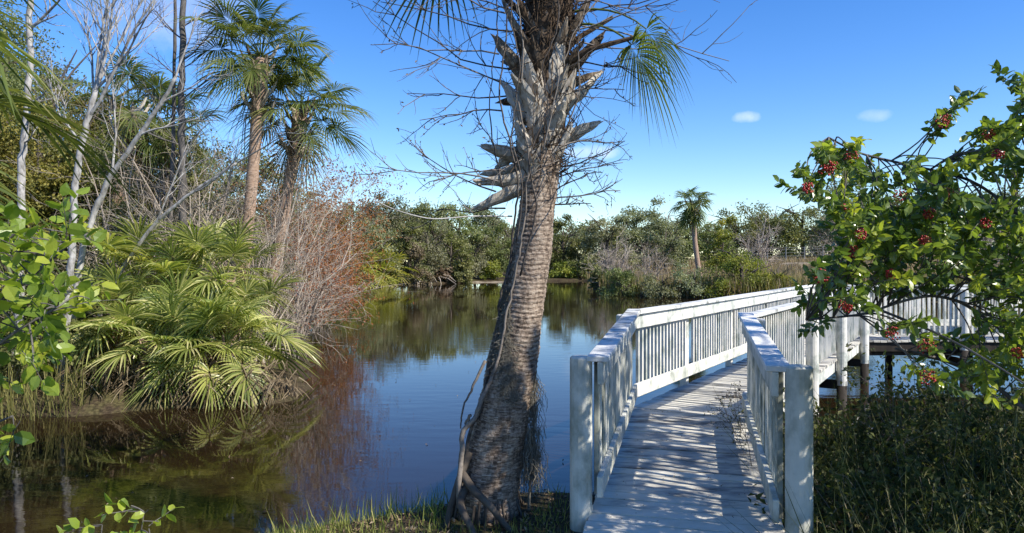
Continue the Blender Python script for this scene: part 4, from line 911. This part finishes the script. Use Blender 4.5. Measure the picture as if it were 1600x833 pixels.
bare_path('slim white barked tree standing at far left of the bank beside the oak', [(22, 560, 12.2), (32, 480, 12.2), (30, 400, 12.2), (34, 330, 12.2), (32, 260, 12.3), (42, 190, 12.3), (46, 100, 12.4), (48, 0, 12.4), (50, -90, 12.4)], .072, .045, 'bark_w', 301, G,
 [(48, 45, 12.4, 135, -10, 12.2, .026), (47, 45, 12.4, 85, 20, 12.2, .022), (42, 165, 12.3, 85, 140, 12, .022), (33, 230, 12.3, 75, 212, 12, .015), (50, -40, 12.4, 10, -140, 12.6, .022), (50, -60, 12.4, 100, -150, 12.6, .022)])
bare_path('pale forked bare tree with upswept twigs standing just left of the palmettos', [(98, 560, 12.3), (104, 480, 12.3), (112, 400, 12.3), (116, 320, 12.3), (122, 260, 12.3), (134, 200, 12.3), (150, 140, 12.3)], .066, .045, 'bark_w', 302, G,
 [(150, 142, 12.3, 165, 0, 12.5, .026), (150, 140, 12.3, 205, -30, 12.2, .026), (150, 140, 12.3, 245, 30, 12.1, .024), (146, 150, 12.3, 130, 10, 12.6, .022), (148, 145, 12.3, 185, -70, 12.8, .024), (140, 180, 12.3, 260, -20, 11.8, .03), (128, 230, 12.3, 60, 130, 12.8, .02), (150, 140, 12.3, 225, -60, 12.6, .022)], up=.16, ang=.5, kids=(8, 5, 4))
bare_path('slender bare tree leaning right across the forked pale tree', [(110, 520, 13), (128, 400, 13), (145, 335, 13), (175, 270, 12.9), (215, 215, 12.8), (250, 165, 12.7), (275, 120, 12.6)], .06, .028, 'bark_w', 303, G,
 [(250, 165, 12.7, 330, 110, 12.5, .02), (215, 215, 12.8, 310, 180, 12.6, .02), (175, 270, 12.9, 190, 130, 13.2, .022), (275, 120, 12.6, 310, 20, 12.6, .02)], ang=.6)
bare_path('dark straight bare tree with short side twigs behind the palmettos', [(284, 470, 14.6), (285, 350, 14.6), (285, 250, 14.6), (283, 150, 14.6), (286, 60, 14.6), (284, -60, 14.6)], .085, .05, 'bark_d', 304, G,
 [(284, y, 14.6, 284+sx*w, y-h, 14.6+dz, .016) for y, sx, w, h, dz in ((330, 1, 90, 20, -.5), (300, -1, 80, 25, .4), (265, 1, 70, 30, .6), (235, -1, 75, 30, -.5), (205, 1, 70, 30, -.3), (175, -1, 60, 35, .5), (150, 1, 65, 40, .3), (120, -1, 55, 35, -.4), (95, 1, 60, 40, -.6), (65, -1, 50, 40, .2), (40, 1, 60, 40, .2), (10, -1, 60, 40, .2), (-20, 1, 50, 40, -.3))], kids=(6, 4, 3), up=.05)
bare_path('thin dark bare tree close beside the straight dark one', [(262, 480, 15.2), (266, 350, 15.2), (270, 250, 15.2), (272, 120, 15.2), (274, -20, 15.2)], .05, .03, 'bark_d', 305, G,
 [(270, 250, 15.2, 330, 200, 15, .014), (271, 180, 15.2, 210, 130, 15, .014), (272, 120, 15.2, 330, 60, 15, .014), (273, 60, 15.2, 215, 0, 15, .014)])
bare_path('leaning pale bare tree whose limbs sweep toward the tall palms', [(150, 500, 13.6), (190, 420, 13.5), (240, 350, 13.4), (300, 300, 13.3), (370, 255, 13.2)], .045, .02, 'bark_w', 306, G,
 [(370, 255, 13.2, 460, 205, 13, .016), (300, 300, 13.3, 400, 290, 13, .016), (240, 350, 13.4, 330, 230, 13.2, .016)], ang=.6)
# bare, twiggy shrubs
def twiggy(label, px, Y, spread_px, top_py, seed, n, bark, leafm=None, leafn=0, up=.0, leaf=.05, group='bare twiggy shrubs on the left bank', cat='bare shrub', mx=2, kids=(9, 6, 3), r=.022, name='bare_shrub', dirbias=(0, 0), skew=.35):
    rg = np.random.default_rng(seed); x = (px-800)/F*Y; z = gz(x, Y); root = thing(name, label, cat, (x, Y, z), group)
    H = E+(HZ-top_py)/F*Y-z; S = spread_px/F*Y; mb = MB(); tips = []
    for k in range(n):
        a = k*2.4+rg.random(); el = rg.uniform(.12, 1.35); d = np.array((math.cos(a)*math.cos(el)*S+dirbias[0], math.sin(a)*math.cos(el)*S*.8+dirbias[1], math.sin(el)*H*.95+.15*H))
        L = np.linalg.norm(d)*(.7+.3*rg.random()); grow(mb, np.array((rg.normal()*.08, rg.normal()*.08, 0)), d, L, r*(.7+.5*rg.random()), 0, mx, rg, up, .17, kids, .75, tips, (5, 4, 3, 3), .55, .2, .5)
    mb.build('branches', M[bark], root)
    if leafm:
        tips = np.array(tips); t = tips[rg.integers(0, len(tips), leafn)]+rg.normal(size=(leafn, 3))*.06
        w = np.clip(t[:, 0]/S*skew+(.9 if cat == 'cypress' else .55), .05, 1); t = t[rg.random(len(t)) < w]
        mb = MB(); scatter_leaves(mb, t, leaf, rg, .2, None, .45, KITE, None, .3); mb.build('leaves', M[leafm], root)
    return root
twiggy('grey bare shrub tangled between the dark straight tree and the palms', 300, 14.9, 110, 190, 401, 16, 'bark_g', 'brownleaf', 500)
twiggy('grey bare shrub tangled in front of the two tall palm trunks', 400, 15.4, 115, 262, 402, 18, 'bark_g', 'brownleaf', 800)
twiggy('tangled bare shrub just right of the second palm trunk, tinged with rust', 455, 17.0, 110, 235, 403, 16, 'bark_g', 'rust', 2600, leaf=.055)
twiggy('grey bare shrub behind the slender leaning tree', 215, 15.5, 100, 215, 404, 14, 'bark_g', 'brownleaf', 600)
G = 'rust red cypresses on the left bank'
twiggy('rust red bald cypress spreading over the water right of the palms', 462, 20.5, 85, 258, 405, 20, 'bark_g', 'rust', 9000, leaf=.075, group=G, cat='cypress', name='bald_cypress', skew=.1)
twiggy('lower rust tinted cypress reaching out over the water edge', 468, 24.5, 72, 322, 406, 20, 'bark_g', 'rust', 9000, leaf=.085, group=G, cat='cypress', name='bald_cypress', skew=.1)
twiggy('orange topped cypress at the end of the left bank before the far trees', 500, 30, 42, 268, 407, 16, 'bark_g', 'rust', 8000, leaf=.11, group=G, cat='cypress', name='bald_cypress', skew=.2)

# ------------------------------------------------------------------ leafy trees
LM = [limb_mesh('trunk', M['bark_o'], s) for s in (1, 2, 3)]
LMP = [limb_mesh('trunk', M['bark_w'], s, r=.018) for s in (4, 5)]
cnt = [0]
def tree(label, px, Y, top_py, width_px, kind, group, seed=None, near=False, base=.08, depth=.8, cat='tree', name='oak_tree', pale=False, bz=None):
    cnt[0] += 1; k = cnt[0]; rg = np.random.default_rng(900+k); x = (px-800)/F*Y; z = gz(x, Y) if bz is None else bz
    H = E+(HZ-top_py)/F*Y-z; W = width_px/F*Y
    root = thing(name, label, cat, (x, Y, z), group, rg.random()*6.28)
    b = base*H; lf = max(.075, Y*.0042) if near else max(.055, Y*.0030)
    n = int(np.clip(4.2*W*(H-b)/(lf*lf*.62), 2500, 40000 if near else 26000)); o = link('crown', crown_mesh('crown', M[kind], 1000+k, (W*.52, W*.52*depth), (H-b)*.97, lf, n, clumps=int(np.clip(n/120, 40, 150))), root)
    o.location = (0, 0, b)
    t = link('trunk', (LMP if pale else LM)[k % 2], root); t.scale = (W*.8, W*.8, H*.9)
    return root
G = 'trees in the wood on the left bank'
for a in (('dense dark oak filling the upper left corner behind the white barked tree', 10, 21, -30, 260, 'oak'), ('dark leafy oak behind the forked pale tree', 110, 24, 60, 230, 'oak'),
          ('olive yellow tree between the white barked tree and the forked tree', 95, 17.5, 95, 140, 'olive'), ('yellowing tree behind the leaning bare trees', 190, 21, 118, 190, 'olive'),
          ('dark green tree behind the twiggy shrubs under the tall palms', 330, 24, 235, 190, 'oak'), ('green tree just left of the rust cypress in the wood', 430, 27, 250, 150, 'oak'),
          ('dense olive green tree just behind the white barked tree', 60, 15.6, 150, 170, 'olive'), ('dense green tree just behind the forked pale tree', 150, 16.2, 190, 160, 'oak'), ('green tree right behind the straight dark bare tree', 262, 18.5, 195, 170, 'oak'), ('olive tree at the left edge behind the hanging palm fronds', -30, 15, 90, 150, 'olive'), ('dark tree right behind the trunks of the two tall palms', 380, 20, 262, 150, 'oak'),
          ('tall oak at the far left edge of the wood', -120, 18, -80, 320, 'oak'), ('olive tree low behind the slender leaning tree', 225, 26, 215, 150, 'olive')):
    tree(*a, G, near=True)
G = 'leafy bushes filling the left bank'
for a in (('dark bush at the foot of the white barked tree', 20, 14.5, 330, 190, 'oak'), ('dark bush at the foot of the forked pale tree', 120, 15.5, 330, 170, 'oak'), ('green bush behind the back left palmetto', 200, 16.5, 320, 150, 'oak'),
          ('dark bush behind the middle of the palmetto clump', 300, 17, 335, 150, 'oak'), ('dark bush behind the right end of the palmetto clump', 395, 18.5, 330, 150, 'oak'), ('low dark bush on the mud left of the palmettos', 60, 12.4, 470, 150, 'oak'), ('small dark bush under the forked tree at the water', 125, 12.5, 500, 110, 'oak'),
          ('low dark bush at the left edge of the far shore', -60, 12, 430, 200, 'oak'), ('yellow green bush low under the rust cypress', 455, 26, 400, 80, 'yellowgreen')):
    tree(*a, G, near=True, base=-.06, cat='bush', name='bush')
# far bank
ordn = ('first', 'second', 'third', 'fourth', 'fifth', 'sixth', 'seventh', 'eighth', 'ninth', 'tenth', 'eleventh', 'twelfth')
G = 'trees in the far bank wood'
rowA = [(530, 66, 312, 90, 'oak'), (566, 74, 292, 80, 'greyoak'), (600, 78, 296, 85, 'greyoak'), (640, 82, 300, 95, 'oak'), (680, 85, 306, 90, 'greyoak'), (718, 88, 308, 85, 'oak'), (755, 92, 318, 80, 'greyoak')]
for k, (px, Y, top, w, kind) in enumerate(rowA):
    tree(f'{"grey green" if kind == "greyoak" else "dark green"} oak on the far skyline, {ordn[k]} from the rust cypress', px, Y, top, w*1.15, kind, G, base=.02)
rowB = [(545, 65, 345, 70, 'greyoak'), (590, 71, 350, 75, 'greyoak'), (628, 75, 340, 60, 'oak'), (668, 79, 345, 70, 'greyoak'), (705, 82, 352, 70, 'oak'), (742, 86, 356, 60, 'greyoak'), (775, 88, 350, 60, 'oak')]
for k, (px, Y, top, w, kind) in enumerate(rowB):
    tree(f'{"grey green" if kind == "greyoak" else "dark green"} tree in front of the far skyline, {ordn[k]} from the rust cypress', px, Y, top, w*1.2, kind, G, base=-.03)
tree('reddish brown bush low on the far bank between green trees', 648, 73, 372, 46, 'brownleaf', G, base=-.05, cat='bush', name='bush')
tree('dark rounded bush at the far water edge left of the big palm', 722, 80, 386, 46, 'oak', G, base=-.05, cat='bush', name='bush')
rowC = [(800, 95, 330, 80, 'greyoak'), (845, 97, 346, 70, 'oak'), (880, 98, 338, 70, 'oak'), (915, 100, 345, 60, 'greyoak'), (948, 92, 322, 80, 'greyoak'), (995, 96, 314, 85, 'greyoak'), (1040, 98, 312, 80, 'greyoak')]
for k, (px, Y, top, w, kind) in enumerate(rowC):
    tree(f'{"grey green" if kind == "greyoak" else "dark green"} tree on the skyline behind and right of the big palm, {ordn[k]} in line', px, Y, top, w*1.15, kind, G, base=.0)
for a in (('yellow green bush at the far water edge just right of the big palm', 880, 92, 408, 60, 'yellowgreen'), ('dark green bush at the far end of the creek', 915, 91, 392, 50, 'oak'), ('yellow green bush on the far bank just left of the big palm', 765, 86, 405, 46, 'yellowgreen'), ('pale green tree behind the small distant palm', 1040, 84, 345, 70, 'greyoak'), ('bright green bush right of the small distant palm', 1130, 70, 335, 60, 'yellowgreen'),
          ('dry brown bush on the far bank mid way to the big palm', 690, 80, 410, 40, 'brownleaf'), ('small green bush on the far bank beside the dry brown one', 660, 77, 405, 40, 'greyoak')):
    tree(*a, G, base=-.05, cat='bush', name='bush')
G = 'distant oaks beyond the marsh'
rowD = [(1090, 150, 338, 90, 'greyoak'), (1150, 140, 322, 100, 'oak'), (1200, 138, 310, 110, 'oak'), (1255, 135, 306, 110, 'oak'), (1305, 125, 302, 110, 'oak'), (1365, 130, 300, 120, 'oak'), (1430, 125, 296, 130, 'oak'), (1500, 125, 300, 130, 'oak'), (1570, 120, 296, 130, 'oak'), (1650, 120, 292, 150, 'oak')]
for k, (px, Y, top, w, kind) in enumerate(rowD):
    tree(f'{"pale" if kind == "greyoak" else "dark"} oak on the far side of the marsh, {ordn[k]} from the small palm', px, Y, top, w*1.1, kind, G, base=-.04)
tree('feathery green tree behind the berry bush at the marsh edge', 1330, 62, 268, 90, 'greyoak', None, base=.0, cat='tree', name='tree', pale=True)
G = 'trees deep in the far wood'
for k, px in enumerate(range(520, 1120, 46)):
    tree('dark tree deep in the far wood, half hidden behind the trees of the bank', px+8*math.sin(k*3.), 112 if px > 640 else 96, 345+10*math.sin(k*2.1), 80, 'oak', G, base=-.05)
G = 'trees deep in the left wood'
for k, (px, Y, top) in enumerate(((-60, 33, 120), (20, 36, 130), (90, 38, 150), (160, 40, 200), (235, 42, 240), (300, 44, 258), (365, 44, 265), (425, 46, 270), (475, 50, 290), (505, 55, 300))):
    tree('dark tree deep in the left wood behind the bare trees and palms', px, Y, top, 110, 'oak', G, base=-.05)
# saw palmettos on the far bank
for k, px in enumerate((508, 524, 541, 558, 575, 592, 608)):
    Y = (61.5, 63, 65.2, 67, 69, 70.8, 72.6)[k]; x = (px-800)/F*Y; z = gz(x, Y); rg = np.random.default_rng(500+k)
    root = thing('saw_palmetto', f'yellow green palmetto on the far shore, {ordn[k]} from the rust cypress', 'palmetto', (x, Y, z), 'palmettos on the far shore')
    mb = MB(); mb.tube([(0, 0, -.3), (.1, -.3, .3), (.1, -.2, .9)], [.16, .15, .15], 6); mb.build('stem', M['bark_o'], root)
    put_fronds(root, FRPF, 20, 78, -30, 1.7, rg, (0, 0, 1.1), 'frond', rg.random()*6)
mb = MB(); rg = np.random.default_rng(510)
for k in range(34):
    t = rg.random(); px = 505+t*190; Y = np.interp(px, (500, 560, 650, 790), (59.5, 66.5, 75.5, 84.5)); x = (px-800)/F*Y; s = np.array((x, Y+.5, -.1+.4*rg.random())); e = s+np.array((rg.normal()*1.0, -1.0-.6*rg.random(), -.75))
    mb.tube([s, (s+e)/2+np.array((0, 0, .2)), e], [.05, .04, .02], 5, .5+.5*rg.random())
o = mb.build('exposed_roots', M['bark_g']); o['kind'] = 'stuff'; o['label'] = 'bleached exposed roots along the far shore below the palmettos'; o['category'] = 'roots'
mb = MB()
for a, b in (((690, 81), (790, 84.5)), ((560, 66.2), (690, 80.2))):
    q = [((px-800)/F*Y, Y-.6, WZ-.02) for px, Y in np.linspace(a, b, 14)]; q = np.array(q)+rg.normal(size=(14, 3))*np.array((.2, .2, .03)); mb.tube(q, .13, 6, .5)
struct(mb.build('sand_bar', M['sand'], None, True))

# ------------------------------------------------------------------ marsh
rg = np.random.default_rng(600)
def marsh_pts(n, y0, y1, ex=1.0):
    y = y0+(y1-y0)*rg.random(n)**ex; px = rg.uniform(900, 1720, n); x = (px-800)/F*y; q = np.column_stack((x, y)); s = sdist(q, FAR); k = (s > .05) & (x > 5.5); return q[k], s[k]
q, s = marsh_pts(26000, 42, 78, 1.4); blades('marsh_grass', M['reed'], np.column_stack((q, gh(q)-.05)), .7, 1.35, .07, rg, .35, ('dry reddish brown marsh grass filling the flat beyond the boardwalk', 'marsh grass'), np.clip(rg.normal(.42, .24, len(q)), 0, .85))
q, s = marsh_pts(16000, 78, 140, 1.0); blades('marsh_grass', M['reed'], np.column_stack((q, gh(q)-.05)), .7, 1.3, .13, rg, .3, ('far brown marsh grass running back to the distant oaks', 'marsh grass'), np.clip(rg.normal(.42, .22, len(q)), 0, .85))
q, s = marsh_pts(60000, 41, 80, 1.2); k = s < 2.2+1.4*np.sin(q[:, 0]*.5); q = q[k]; blades('marsh_sedge', M['reedgreen'], np.column_stack((q, gh(q)-.05)), .8, 1.7, .06, rg, .45, ('dark green sedge along the water edge of the marsh', 'marsh grass'), np.clip(rg.normal(.35, .25, len(q)), 0, 1))
G = 'bushes on the marsh edge'
for a in (('rounded yellow green bush at the marsh edge below the small palm', 1160, 47.5, 376, 110, 'yellowgreen'), ('yellow green bush next right along the marsh edge toward the berry bush', 1215, 47, 406, 60, 'yellowgreen'), ('dark bush at the water edge left of the yellow green bush', 1085, 47.8, 414, 80, 'greyoak'), ('low dark green bush on the tip of the marsh', 975, 51, 424, 80, 'oak'), ('low dark bush on the marsh edge between tip and palm', 1035, 48.5, 422, 80, 'greyoak'), ('dark bush at the marsh tip nearest the creek mouth', 940, 60, 420, 50, 'oak')):
    tree(*a, G, base=-.12, cat='bush', name='bush')
G = 'bare bushes on the marsh'
twiggy('pale leafless bush on the marsh left of the small palm', 958, 60, 45, 368, 701, 12, 'bark_g', None, 0, group=G, r=.06, mx=2)
twiggy('pale leafless bush in front of the distant dark oaks', 1185, 95, 35, 338, 702, 12, 'bark_g', None, 0, group=G, r=.09, mx=2)
twiggy('grey leafless bush behind the berry bush on the marsh', 1310, 70, 60, 330, 703, 14, 'bark_g', None, 0, group=G, r=.06, mx=2)
twiggy('dry brown leafless bush on the marsh tip', 1010, 58, 50, 385, 704, 12, 'bark_g', 'brownleaf', 900, group=G, r=.05, leaf=.15)
twiggy('dark leafless bush far right on the marsh behind the berry bush', 1550, 70, 70, 340, 705, 14, 'bark_g', None, 0, group=G, r=.06)
x = (1097-800)/F*52; tp = P(1082, 318, 52)
sabal('small distant cabbage palm with round crown on the marsh', x, 52, gz(x, 52), *tp, .20, 34, .86, 801, None, dead=8, fset=FRF, dset=FRF, bow=-.12, bark='palmbark2', pts1=-60)
# wire fence and pale sand patch far across the marsh
fn = thing('wire_fence', 'low wire fence at the back of the marsh below the dark oaks', 'fence', (40, 118, gz(40, 118)))
org = np.array(fn.location); P0 = [np.array((38+k*2.9, 118-.15*k, gz(38+k*2.9, 118-.15*k))) for k in range(9)]
for q in P0:
    mb = MB(); mb.tube([q-org, q-org+(0, 0, 2.6)], .08, 6); mb.build('post', M['wire'], fn)
mb = MB()
for h in (.7, 1.2, 1.7, 2.2, 2.5): mb.tube([q-org+(0, 0, h) for q in P0], .02, 4)
mb.build('wire', M['wire'], fn)
mb = MB(); q = np.array([(math.cos(a)*(1+.2*math.sin(3*a)), math.sin(a)) for a in np.linspace(0, 6.283, 24, endpoint=False)])
bx_ = (1243-800)/F*96; ring = lambda m, dz: [(bx_+c[0]*3.0*m, 96+c[1]*4*m, gz(bx_+c[0]*3.0*m, 96+c[1]*4*m)+dz+.12*math.sin(c[0]*7+c[1]*3)) for c in q]
V = ring(1, -.3)+ring(.55, .75+.0); n = 24; f = []
for k in range(n): f += [k, (k+1) % n, n+(k+1) % n, n+k]
f += [n+k for k in range(n)]; mb.add(V, f, [4]*n+[n]); struct(mb.build('sand_mound', M['sand']))
